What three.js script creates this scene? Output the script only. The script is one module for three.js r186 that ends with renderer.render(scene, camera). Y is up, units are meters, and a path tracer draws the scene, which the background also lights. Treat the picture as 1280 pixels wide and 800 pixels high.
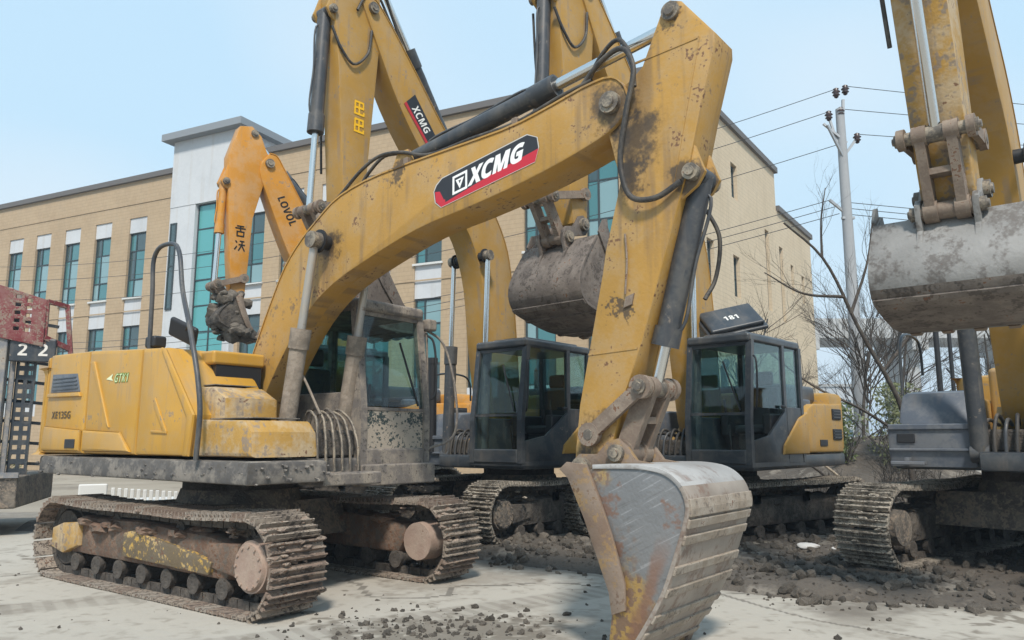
import * as THREE from 'three';
import { mergeGeometries, toCreasedNormals } from 'three/addons/utils/BufferGeometryUtils.js';
import { RoundedBoxGeometry } from 'three/addons/geometries/RoundedBoxGeometry.js';

/* ---------- camera, sky, sun, exposure ---------- */
const scene = new THREE.Scene();
const camera = new THREE.PerspectiveCamera(45.24, 1.6, 0.1, 900);
camera.position.set(0, 1.45, 0);
camera.rotation.x = Math.atan(150 / 960);
const EXPOSURE = 1.36;

{ // pale hazy daylight sky: air and faint thin cloud only
  const W = 512, H = 256, d = new Float32Array(W * H * 4);
  const zen = [0.33, 0.515, 0.70], mid = [0.435, 0.61, 0.75], hor = [0.58, 0.675, 0.745];
  for (let j = 0; j < H; j++) for (let i = 0; i < W; i++) {
    const el = (j + 0.5) / H - 0.5, a = i / W * Math.PI * 2;      // -0.5 .. 0.5 (bottom row first)
    const e = Math.max(0, el * 2);
    const t1 = Math.min(1, e / 0.22), t2 = Math.min(1, Math.max(0, (e - 0.22) / 0.6));
    const v = Math.sin(a * 3 + 5 * e) * Math.sin(a * 7 + 20 * e + 1.3) * 0.5 + Math.sin(a * 13 - 31 * e) * 0.25 * Math.sin(a * 2);
    const cl = Math.max(0, v + 0.15) * 0.38 * Math.min(1, e * 6);
    for (let k = 0; k < 3; k++) {
      let c = hor[k] + (mid[k] - hor[k]) * t1; c += (zen[k] - c) * t2;
      c += (0.72 - c) * cl;
      d[(j * W + i) * 4 + k] = el < 0 ? hor[k] * 0.75 : c;
    }
    d[(j * W + i) * 4 + 3] = 1;
  }
  const sky = new THREE.DataTexture(d, W, H, THREE.RGBAFormat, THREE.FloatType);
  sky.mapping = THREE.EquirectangularReflectionMapping; sky.magFilter = THREE.LinearFilter; sky.minFilter = THREE.LinearFilter;
  sky.wrapS = THREE.RepeatWrapping; sky.needsUpdate = true;
  scene.background = sky; scene.environment = sky;
}
const sun = new THREE.DirectionalLight(0xfff7ec, 3.0);
sun.position.set(1, 22, 8); sun.target.position.set(0, 0, -10);
sun.castShadow = true; sun.shadow.radius = 14; sun.shadow.mapSize.set(2048, 2048);
Object.assign(sun.shadow.camera, { left: -45, right: 45, top: 45, bottom: -45, near: 0.5, far: 150 });
scene.add(sun, sun.target);
scene.fog = new THREE.FogExp2(0xbfd4e6, 0.0014);

/* ---------- helpers ---------- */
let seed = 7;
const rnd = () => { seed = (seed * 1664525 + 1013904223) >>> 0; return seed / 4294967296; };
const rr = (a, b) => a + (b - a) * rnd();
const V = (x, y, z) => new THREE.Vector3(x, y, z);
const clamp = (v, a = 0, b = 1) => Math.min(b, Math.max(a, v));
const sst = (a, b, v) => { const t = clamp((v - a) / (b - a)); return t * t * (3 - 2 * t); };
const mix = (a, b, t) => [a[0] + (b[0] - a[0]) * t, a[1] + (b[1] - a[1]) * t, a[2] + (b[2] - a[2]) * t];

const NS = 512;
function field(freq, oct, sd) {                    // tiling value-noise, 0..1
  const out = new Float32Array(NS * NS); let amp = 1, tot = 0, f = freq;
  for (let o = 0; o < oct && f <= NS / 2; o++) {
    const L = new Float32Array(f * f); let s = (sd * 7919 + o * 104729 + 13) >>> 0;
    for (let i = 0; i < L.length; i++) { s = (s * 1664525 + 1013904223) >>> 0; L[i] = ((s >>> 8) & 65535) / 65535; }
    for (let y = 0; y < NS; y++) {
      const gy = y / NS * f, y0 = Math.floor(gy), ty = gy - y0, sy = ty * ty * (3 - 2 * ty), r0 = (y0 % f) * f, r1 = ((y0 + 1) % f) * f;
      for (let x = 0; x < NS; x++) {
        const gx = x / NS * f, x0 = Math.floor(gx), tx = gx - x0, sx = tx * tx * (3 - 2 * tx), c0 = x0 % f, c1 = (x0 + 1) % f;
        const a = L[r0 + c0] + (L[r0 + c1] - L[r0 + c0]) * sx, b = L[r1 + c0] + (L[r1 + c1] - L[r1 + c0]) * sx;
        out[y * NS + x] += (a + (b - a) * sy) * amp;
      }
    }
    tot += amp; amp *= 0.55; f *= 2;
  }
  let lo = 9, hi = -9; for (const v of out) { if (v < lo) lo = v; if (v > hi) hi = v; }
  for (let i = 0; i < out.length; i++) out[i] = (out[i] - lo) / (hi - lo);
  return out;
}
const FA = field(4, 6, 1), FB = field(8, 6, 2), FC = field(24, 4, 3), FD = field(64, 3, 4), FE = field(3, 3, 5);
const smp = (F, x, y) => F[((y % NS + NS) % NS | 0) * NS + ((x % NS + NS) % NS | 0)];
const toS = (c) => { c = clamp(c); return Math.round(255 * (c <= 0.0031308 ? 12.92 * c : 1.055 * Math.pow(c, 1 / 2.4) - 0.055)); };
function tex(fn, tile, size = NS, lin = false) {
  const d = new Uint8Array(size * size * 4);
  for (let y = 0; y < size; y++) for (let x = 0; x < size; x++) {
    const c = fn(x * NS / size, y * NS / size), o = (y * size + x) * 4;
    for (let k = 0; k < 3; k++) d[o + k] = lin ? Math.round(clamp(Array.isArray(c) ? c[k] : c) * 255) : toS(c[k]);
    d[o + 3] = 255;
  }
  const t = new THREE.DataTexture(d, size, size, THREE.RGBAFormat); t.magFilter = THREE.LinearFilter; t.minFilter = THREE.LinearMipmapLinearFilter; t.generateMipmaps = true;
  t.wrapS = t.wrapT = THREE.RepeatWrapping; if (!lin) t.colorSpace = THREE.SRGBColorSpace;
  t.repeat.set(1 / tile, 1 / tile); t.needsUpdate = true; return t;
}
const bumpFine = tex((x, y) => 0.5 * smp(FC, x, y) + 0.5 * smp(FD, x, y), 1, 256, true);
const bumpMud = tex((x, y) => 0.55 * smp(FB, x, y) + 0.3 * smp(FC, x, y) + 0.15 * smp(FD, x, y), 1, 512, true);
const roughVar = tex((x, y) => { const v = 0.62 + 0.38 * smp(FB, x, y); return [v, v, v]; }, 1.5, 256, true);
// a painted surface with dust, dried-mud blotches, rust chips and rain streaks
function paintTex(base, o = {}) {
  const { dust = 0.3, mud = 0.1, rust = 0.1, streak = 0.2, dustC = [0.50, 0.42, 0.31], mudC = [0.24, 0.19, 0.145], rustC = [0.16, 0.07, 0.035], off = 0, tile = 1.7 } = o;
  return tex((x, y) => {
    x += off; y += off * 0.7;
    const a = smp(FA, x, y), b = smp(FB, x + 91, y + 17), c = smp(FC, x, y), f = smp(FD, x, y), s = smp(FC, x, y * 0.06 + 40);
    let col = base.map((v) => v * (0.9 + 0.18 * a));
    col = mix(col, dustC, dust * sst(0.35, 0.75, b * 0.7 + f * 0.3));
    col = mix(col, mudC, streak * sst(0.52, 0.8, s) * sst(0.3, 0.6, a));
    col = mix(col, mudC, sst(0.80 - mud * 0.55, 0.90 - mud * 0.55, a * 0.3 + c * 0.38 + f * 0.32 + 0.06) * 0.85);
    col = mix(col, rustC, sst(0.97 - rust * 0.35, 1.0 - rust * 0.35, f * 0.45 + b * 0.55 + 0.1) * 0.85);
    return col;
  }, tile);
}
function std(map, rough = 0.6, metal = 0, bump = 0, bmap = bumpFine) {
  const m = new THREE.MeshPhysicalMaterial({ roughness: rough, metalness: metal });
  if (Array.isArray(map)) m.color.setRGB(...map); else if (map) m.map = map;
  if (bump) { m.bumpMap = bmap; m.bumpScale = bump; }
  return m;
}
const YEL = [0.51, 0.275, 0.036];
const M = {
  yellow: std(paintTex(YEL, { dust: 0.20, mud: 0.12, rust: 0.06, streak: 0.3, dustC: [0.40, 0.31, 0.20] }), 0.42),
  yellowBoom: std(paintTex([0.44, 0.245, 0.05], { dust: 0.32, mud: 0.24, rust: 0.26, streak: 0.5, off: 133, dustC: [0.42, 0.32, 0.20], mudC: [0.16, 0.115, 0.075] }), 0.6, 0, 0.002),
  yellowDirty: std(paintTex([0.43, 0.25, 0.06], { dust: 0.6, mud: 0.36, rust: 0.30, streak: 0.55, off: 71 }), 0.75, 0, 0.004),
  yellowBack: std(paintTex([0.42, 0.235, 0.045], { dust: 0.28, mud: 0.2, rust: 0.14, streak: 0.5, off: 200, dustC: [0.40, 0.31, 0.20] }), 0.55),
  orange: std(paintTex([0.55, 0.235, 0.018], { dust: 0.25, mud: 0.12, rust: 0.1, off: 260 }), 0.5),
  orangeDirty: std(paintTex([0.58, 0.29, 0.05], { dust: 0.5, mud: 0.3, rust: 0.2, off: 300 }), 0.6),
  deck: std(paintTex([0.10, 0.093, 0.088], { dust: 0.85, mud: 0.25, dustC: [0.27, 0.24, 0.205], mudC: [0.09, 0.08, 0.07], rust: 0.12, tile: 1.3 }), 0.85, 0, 0.006, bumpMud),
  cabMud: std(paintTex([0.16, 0.14, 0.125], { dust: 0.95, mud: 0.25, dustC: [0.30, 0.255, 0.205], mudC: [0.06, 0.053, 0.047], off: 44, tile: 0.9 }), 0.85, 0, 0.006, bumpMud),
  charcoal: std(paintTex([0.034, 0.041, 0.050], { dust: 0.2, mud: 0.05, rust: 0, dustC: [0.22, 0.20, 0.17], off: 11 }), 0.33),
  slate: std(paintTex([0.085, 0.10, 0.125], { dust: 0.3, mud: 0.06, rust: 0, dustC: [0.30, 0.29, 0.27], off: 31 }), 0.5),
  black: std([0.018, 0.018, 0.02], 0.5),
  rubber: std([0.022, 0.021, 0.021], 0.7),
  hose: std(paintTex([0.03, 0.029, 0.029], { dust: 0.35, mud: 0.05, rust: 0, dustC: [0.2, 0.17, 0.13] }), 0.65),
  chrome: std([0.72, 0.72, 0.70], 0.22, 1),
  rodDull: std(paintTex([0.42, 0.40, 0.37], { dust: 0.5, mud: 0.15, rust: 0.1 }), 0.45, 0.5),
  cylDark: std(paintTex([0.045, 0.05, 0.058], { dust: 0.3, mud: 0.1, rust: 0.05, dustC: [0.2, 0.18, 0.15] }), 0.45),
  cylMud: std(paintTex([0.2, 0.165, 0.13], { dust: 0.7, mud: 0.3, dustC: [0.36, 0.3, 0.24], tile: 0.8 }), 0.9, 0, 0.01, bumpMud),
  pin: std(paintTex([0.12, 0.105, 0.09], { dust: 0.6, mud: 0.2, rust: 0.3, tile: 0.6 }), 0.6, 0.2),
  linkRust: std(paintTex([0.20, 0.15, 0.115], { dust: 0.6, mud: 0.3, rust: 0.5, dustC: [0.33, 0.27, 0.21], tile: 0.8 }), 0.75, 0.1, 0.006, bumpMud),
  hub: std(paintTex([0.33, 0.235, 0.185], { dust: 0.5, mud: 0.1, rust: 0.3, dustC: [0.42, 0.33, 0.26], tile: 0.7 }), 0.85, 0, 0.004),
  frameRust: std(paintTex([0.13, 0.075, 0.05], { dust: 0.45, mud: 0.4, rust: 0.5, dustC: [0.30, 0.22, 0.16], mudC: [0.12, 0.10, 0.08], tile: 1.1 }), 0.9, 0, 0.02, bumpMud),
  mudDark: std(paintTex([0.075, 0.064, 0.055], { dust: 0.5, mud: 0.4, dustC: [0.18, 0.155, 0.125], mudC: [0.05, 0.043, 0.037], tile: 1.0 }), 0.95, 0, 0.03, bumpMud),
  carBody: std(paintTex([0.09, 0.08, 0.07], { dust: 0.6, mud: 0.4, dustC: [0.25, 0.21, 0.165], tile: 1.2 }), 0.9, 0, 0.02, bumpMud),
};
M.shoe = [0, 1, 2].map((i) => std(paintTex([[0.27, 0.22, 0.175], [0.21, 0.15, 0.115], [0.31, 0.265, 0.22]][i],
  { dust: 0.75, mud: 0.42, rust: 0.45, dustC: [0.36, 0.30, 0.24], mudC: [0.06, 0.048, 0.04], off: i * 77 + 5, tile: 0.7 }), 0.85, 0.05, 0.012, bumpMud));
M.shoeDark = [0, 1].map((i) => std(paintTex([[0.27, 0.235, 0.19], [0.34, 0.30, 0.245]][i],
  { dust: 0.7, mud: 0.5, rust: 0.2, dustC: [0.40, 0.35, 0.285], mudC: [0.09, 0.077, 0.063], off: i * 55 + 9, tile: 0.8 }), 0.95, 0, 0.03, bumpMud));
M.bucket = std(tex((x, y) => {
  const a = smp(FA, x, y), b = smp(FB, x + 60, y) * 0.6 + smp(FD, x + 9, y) * 0.4, f = smp(FD, x, y), c = smp(FC, x, y * 0.3);
  let k = mix([0.19, 0.19, 0.19], [0.29, 0.29, 0.29], a);
  k = mix(k, [0.20, 0.115, 0.07], 0.75 * sst(0.54, 0.74, b)); k = mix(k, [0.2, 0.185, 0.17], 0.5 * sst(0.5, 0.7, c));
  return mix(k, [0.13, 0.08, 0.055], 0.7 * sst(0.74, 0.86, f * 0.6 + b * 0.4));
}, 1.5), 0.42, 0.35, 0.004);
M.bucketRust = std(tex((x, y) => {
  const a = smp(FA, x + 33, y), b = smp(FB, x, y + 80), f = smp(FD, x, y);
  let k = mix([0.17, 0.11, 0.075], [0.26, 0.205, 0.16], a); k = mix(k, [0.36, 0.215, 0.06], 0.5 * sst(0.5, 0.72, b * 0.6 + f * 0.4));
  return mix(k, [0.13, 0.075, 0.05], 0.8 * sst(0.66, 0.8, f * 0.5 + a * 0.5));
}, 1.1), 0.75, 0.1, 0.004);
M.bucketWorn = std(tex((x, y) => {
  const a = smp(FA, x + 133, y), b = smp(FB, x + 200, y + 10) * 0.5 + smp(FC, x, y) * 0.25 + smp(FD, x + 30, y) * 0.25, f = smp(FD, x, y);
  let k = mix([0.22, 0.185, 0.155], [0.36, 0.315, 0.27], a); k = mix(k, [0.17, 0.105, 0.075], 0.7 * sst(0.5, 0.72, b));
  return mix(k, [0.09, 0.07, 0.06], 0.7 * sst(0.7, 0.84, f * 0.6 + b * 0.4));
}, 1.2), 0.7, 0.1, 0.006, bumpMud);
M.bucketBrown = std(paintTex([0.135, 0.112, 0.097], { dust: 0.6, mud: 0.35, rust: 0.35, dustC: [0.24, 0.205, 0.175], mudC: [0.07, 0.056, 0.047], tile: 1.1, off: 90 }), 0.8, 0, 0.008, bumpMud);
// one plate, laid out in its own metres: scraped steel, rust and old paint along the cutting edge
M.bucketPlate = std(tex((px, py) => {
  const X = px / NS * 2 + 4, Y = py / NS * 2, a = smp(FA, px, py), b = smp(FB, px, py), f = smp(FD, px, py), sc = smp(FD, px * 0.12 + py * 0.05, py * 2.2 - px * 1.1);
  let k = mix([0.14, 0.14, 0.14], [0.235, 0.235, 0.235], a); k = mix(k, [0.40, 0.40, 0.40], 0.5 * sst(0.68, 0.86, sc)); k = mix(k, [0.10, 0.095, 0.09], 0.45 * sst(0.68, 0.9, 1 - sc));
  const d = (X - 4.74) * 0.925 + (Y - 1.21) * 0.38 + (b - 0.5) * 0.5 + (f - 0.5) * 0.16;
  k = mix(k, mix([0.23, 0.14, 0.085], [0.42, 0.26, 0.075], sst(0.45, 0.6, f)), 0.9 * sst(0.26, 0.10, d));
  k = mix(k, [0.21, 0.115, 0.075], 0.8 * sst(0.60, 0.72, b * 0.65 + f * 0.35));
  const v = Math.abs((X - 5.3) * 0.9 + (Y - 0.5) * -0.35 + (b - 0.5) * 0.12); k = mix(k, [0.24, 0.13, 0.085], 0.75 * sst(0.06, 0.015, v) * sst(0.9, 0.6, Y));
  return k;
}, 2), 0.45, 0.3, 0.004);
// paint of the front machine's boom and stick, laid out in its own metres: grease round the pins, drips, chips
M.yellowArm = std(tex((px, py) => {
  const X = px / NS * 6, Y = py / NS * 6, x = X * 300, y = Y * 300, a = smp(FA, x * 0.6, y * 0.6), b = smp(FB, x + 91, y + 17), c = smp(FC, x, y), f = smp(FD, x * 1.3, y * 1.3), s = smp(FC, x * 0.9, y * 0.07 + 40), e = smp(FA, px + 77, py);
  let k = [0.45, 0.25, 0.052].map((v) => v * (0.88 + 0.2 * a));
  k = mix(k, [0.42, 0.32, 0.20], 0.34 * sst(0.35, 0.75, b * 0.7 + f * 0.3));
  k = mix(k, [0.17, 0.115, 0.07], 0.5 * sst(0.5, 0.8, s) * sst(0.3, 0.6, e));
  k = mix(k, [0.15, 0.105, 0.07], 0.8 * sst(0.66, 0.78, a * 0.3 + c * 0.38 + f * 0.32));
  k = mix(k, [0.13, 0.055, 0.03], 0.85 * sst(0.72, 0.78, f * 0.5 + b * 0.5));
  for (const [gx, gy, r] of [[4.97, 3.97, 0.26], [5.10, 3.72, 0.24], [5.06, 3.4, 0.16], [5.56, 3.28, 0.16], [4.72, 1.5, 0.2], [4.68, 1.25, 0.24], [1.62, 3.42, 0.2], [5.45, 4.57, 0.1], [2.6, 4.05, 0.1], [5.0, 2.42, 0.05]]) {
    const d = Math.hypot(X - gx, (Y - gy) * (Y < gy ? 0.55 : 1.2)) + (b - 0.5) * 0.3 + (f - 0.5) * 0.14 + (s - 0.5) * 0.12;
    k = mix(k, [0.055, 0.042, 0.032], 0.85 * sst(r, r * 0.35, d));
  }
  return k;
}, 6, 1400), 0.55, 0, 0.002);
M.bucketTan = std(paintTex([0.27, 0.22, 0.17], { dust: 0.6, mud: 0.3, rust: 0.35, dustC: [0.40, 0.355, 0.30], mudC: [0.14, 0.11, 0.09], tile: 0.8 }), 0.75, 0, 0.004);
M.bucketPale = std(tex((x, y) => {
  const a = smp(FA, x + 233, y), b = smp(FB, x + 20, y + 110) * 0.45 + smp(FC, x, y) * 0.3 + smp(FD, x + 30, y) * 0.25, f = smp(FD, x, y);
  let k = mix([0.30, 0.29, 0.28], [0.44, 0.435, 0.425], a); k = mix(k, [0.20, 0.16, 0.135], 0.6 * sst(0.52, 0.75, b));
  return mix(k, [0.24, 0.12, 0.10], 0.6 * sst(0.72, 0.82, f * 0.5 + b * 0.5));
}, 1.3), 0.7, 0.1, 0.006, bumpMud);
M.bucketGrey = std(tex((x, y) => {
  const a = smp(FA, x + 303, y), b = smp(FB, x + 50, y + 10) * 0.45 + smp(FC, x, y) * 0.3 + smp(FD, x + 30, y) * 0.25, f = smp(FD, x, y);
  let k = mix([0.20, 0.195, 0.185], [0.31, 0.305, 0.295], a); k = mix(k, [0.10, 0.085, 0.075], 0.75 * sst(0.48, 0.7, b));
  return mix(k, [0.20, 0.10, 0.08], 0.5 * sst(0.72, 0.82, f * 0.5 + b * 0.5));
}, 1.1), 0.75, 0.1, 0.008, bumpMud);
M.glass = new THREE.MeshPhysicalMaterial({ color: new THREE.Color().setRGB(0.66, 0.80, 0.80), roughness: 0.04, transmission: 1, thickness: 0, ior: 1.5, side: THREE.DoubleSide });
M.glassMud = std(tex((x, y) => {   // pane with dried splashes
  const b = smp(FC, x, y), f = smp(FD, x, y), a = smp(FA, x, y);
  return mix([0.035, 0.05, 0.048], [0.37, 0.315, 0.25], sst(0.46, 0.52, b * 0.5 + f * 0.3 + a * 0.28 + 0.005));
}, 0.6), 0.6, 0, 0.003);
M.glassTeal = new THREE.MeshPhysicalMaterial({ color: new THREE.Color().setRGB(0.06, 0.20, 0.21), roughness: 0.07, metalness: 0.25, clearcoat: 1, clearcoatRoughness: 0.03 });
M.glassDark = new THREE.MeshPhysicalMaterial({ color: new THREE.Color().setRGB(0.035, 0.07, 0.075), roughness: 0.08, clearcoat: 1, clearcoatRoughness: 0.04 });
M.glassPale = new THREE.MeshPhysicalMaterial({ color: new THREE.Color().setRGB(0.20, 0.33, 0.35), roughness: 0.1, clearcoat: 1, clearcoatRoughness: 0.04 });
M.curtain = new THREE.MeshPhysicalMaterial({ color: new THREE.Color().setRGB(0.10, 0.37, 0.37), roughness: 0.12, metalness: 0.2, clearcoat: 0.8, clearcoatRoughness: 0.05 });

function boxUV(g) {
  if (g.index) g = g.toNonIndexed();
  const p = g.attributes.position, n = g.attributes.normal, uv = new Float32Array(p.count * 2);
  for (let i = 0; i < p.count; i += 3) {
    let nx = 0, ny = 0, nz = 0; for (let k = 0; k < 3; k++) { nx += n.getX(i + k); ny += n.getY(i + k); nz += n.getZ(i + k); }
    const ax = Math.abs(nx), ay = Math.abs(ny), az = Math.abs(nz);
    for (let k = 0; k < 3; k++) {
      const x = p.getX(i + k), y = p.getY(i + k), z = p.getZ(i + k), o = (i + k) * 2;
      if (az >= ax && az >= ay) { uv[o] = x; uv[o + 1] = y; } else if (ax >= ay) { uv[o] = z + 0.37; uv[o + 1] = y; } else { uv[o] = x + 0.21; uv[o + 1] = z; }
    }
  }
  g.setAttribute('uv', new THREE.BufferAttribute(uv, 2));
  for (const k of Object.keys(g.attributes)) if (!['position', 'normal', 'uv', 'color'].includes(k)) g.deleteAttribute(k);
  return g;
}
function merge(gs) {
  const l = (Array.isArray(gs) ? gs : [gs]).map((g) => { const h = g.index ? g.toNonIndexed() : g; for (const k of Object.keys(h.attributes)) if (!['position', 'normal', 'uv', 'color'].includes(k)) h.deleteAttribute(k); return h; });
  return l.length === 1 ? l[0] : mergeGeometries(l, false);
}
const counts = {};
function numbered(n) { counts[n] = (counts[n] ?? -1) + 1; return counts[n] ? n + '_' + String(counts[n]).padStart(3, '0') : n; }
function mesh(name, gs, mat, parent, keepUV) {
  let g = merge(gs); if (!keepUV) g = boxUV(g);
  const m = new THREE.Mesh(g, mat); m.name = name; m.castShadow = m.receiveShadow = true; parent.add(m); return m;
}
function inst(name, geo, mat, parent) { const m = new THREE.Mesh(geo, mat); m.name = name; m.castShadow = m.receiveShadow = true; parent.add(m); return m; }
function thing(name, label, category, x = 0, y = 0, z = 0, turn = 0, group) {
  const o = new THREE.Group(); o.name = numbered(name); o.position.set(x, y, z); o.rotation.y = turn;
  o.userData = { label, category }; if (group) o.userData.group = group; scene.add(o); return o;
}
function structure(name, gs, mat, keepUV) { const m = mesh(numbered(name), gs, mat, scene, keepUV); m.userData = { kind: 'structure' }; return m; }
const box = (x0, x1, y0, y1, z0, z1) => new THREE.BoxGeometry(x1 - x0, y1 - y0, z1 - z0).translate((x0 + x1) / 2, (y0 + y1) / 2, (z0 + z1) / 2);
const rbox = (x0, x1, y0, y1, z0, z1, r = 0.02, s = 2) => new RoundedBoxGeometry(x1 - x0, y1 - y0, z1 - z0, s, r).translate((x0 + x1) / 2, (y0 + y1) / 2, (z0 + z1) / 2);
function cyl(p, q, r, r2 = r, seg = 14) {
  const a = V(...p), b = V(...q), d = b.clone().sub(a), g = new THREE.CylinderGeometry(r2, r, d.length(), seg);
  g.applyQuaternion(new THREE.Quaternion().setFromUnitVectors(V(0, 1, 0), d.clone().normalize()));
  return g.translate((a.x + b.x) / 2, (a.y + b.y) / 2, (a.z + b.z) / 2);
}
function bar(p, q, w, h) {       // square bar from p to q, w across, h in the other direction
  const a = V(...p), b = V(...q), d = b.clone().sub(a), g = new THREE.BoxGeometry(w, h, d.length());
  const m = new THREE.Matrix4().lookAt(a, b, Math.abs(d.y) > 0.95 * d.length() ? V(1, 0, 0) : V(0, 1, 0));
  return g.applyMatrix4(m).translate((a.x + b.x) / 2, (a.y + b.y) / 2, (a.z + b.z) / 2);
}
const tube = (pts, r, n = 24, s = 7) => new THREE.TubeGeometry(new THREE.CatmullRomCurve3(pts.map((p) => V(...p)), false, 'centripetal'), n, r, s, false);
function extr(pts, z0, z1, b = 0.012, holes) {
  const s = new THREE.Shape(pts.map((p) => new THREE.Vector2(p[0], p[1])));
  if (holes) for (const h of holes) s.holes.push(new THREE.Path(h.map((p) => new THREE.Vector2(p[0], p[1]))));
  const g = new THREE.ExtrudeGeometry(s, { depth: z1 - z0 - 2 * b, bevelEnabled: b > 0, bevelThickness: b, bevelSize: b, bevelOffset: -b, bevelSegments: 2, curveSegments: 8 });
  return toCreasedNormals(g.translate(0, 0, z0 + b), 0.55);
}
function extrY(pts, y0, y1, b = 0.02) {   // pts are (x, z)
  const s = new THREE.Shape(pts.map((p) => new THREE.Vector2(p[0], -p[1])));
  const g = new THREE.ExtrudeGeometry(s, { depth: y1 - y0 - 2 * b, bevelEnabled: b > 0, bevelThickness: b, bevelSize: b, bevelOffset: -b, bevelSegments: 2 });
  g.rotateX(-Math.PI / 2); return toCreasedNormals(g.translate(0, y0 + b, 0), 0.55);
}
function smooth(pts, n) { return new THREE.CatmullRomCurve3(pts.map((p) => V(p[0], p[1], 0)), false, 'centripetal').getPoints(n).map((p) => [p.x, p.y]); }
const quadXY = (a, b, c, d, z, uvq) => {   // flat print on a vertical face at local z
  const g = new THREE.BufferGeometry(); const P = [a, b, c, a, c, d];
  g.setAttribute('position', new THREE.Float32BufferAttribute(P.flatMap((p) => [p[0], p[1], z]), 3));
  g.setAttribute('normal', new THREE.Float32BufferAttribute(P.flatMap(() => [0, 0, Math.sign(z) || 1]), 3));
  g.setAttribute('uv', new THREE.Float32BufferAttribute([0, 0, 1, 0, 1, 1, 0, 0, 1, 1, 0, 1], 2)); return g;
};
function canvasTex(w, h, draw) {
  const c = document.createElement('canvas'); c.width = w; c.height = h; const x = c.getContext('2d'); draw(x, w, h);
  const t = new THREE.CanvasTexture(c); t.colorSpace = THREE.SRGBColorSpace; return t;
}
function printMat(w, h, draw) { const t = canvasTex(w, h, draw); return new THREE.MeshPhysicalMaterial({ map: t, transparent: true, roughness: 0.5, alphaTest: 0.4 }); }

/* ---------- ground ---------- */
const dirtMap = tex((x, y) => {
  const a = smp(FA, x, y), b = smp(FB, x, y), f = smp(FD, x, y);
  return mix(mix([0.24, 0.205, 0.16], [0.36, 0.315, 0.255], a), [0.14, 0.115, 0.09], 0.6 * sst(0.55, 0.8, b * 0.7 + f * 0.3));
}, 9);
{
  const g = new THREE.PlaneGeometry(900, 900).rotateX(-Math.PI / 2).translate(0, -0.012, -150);
  structure('ground', g, std(dirtMap, 0.95));
}
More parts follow.
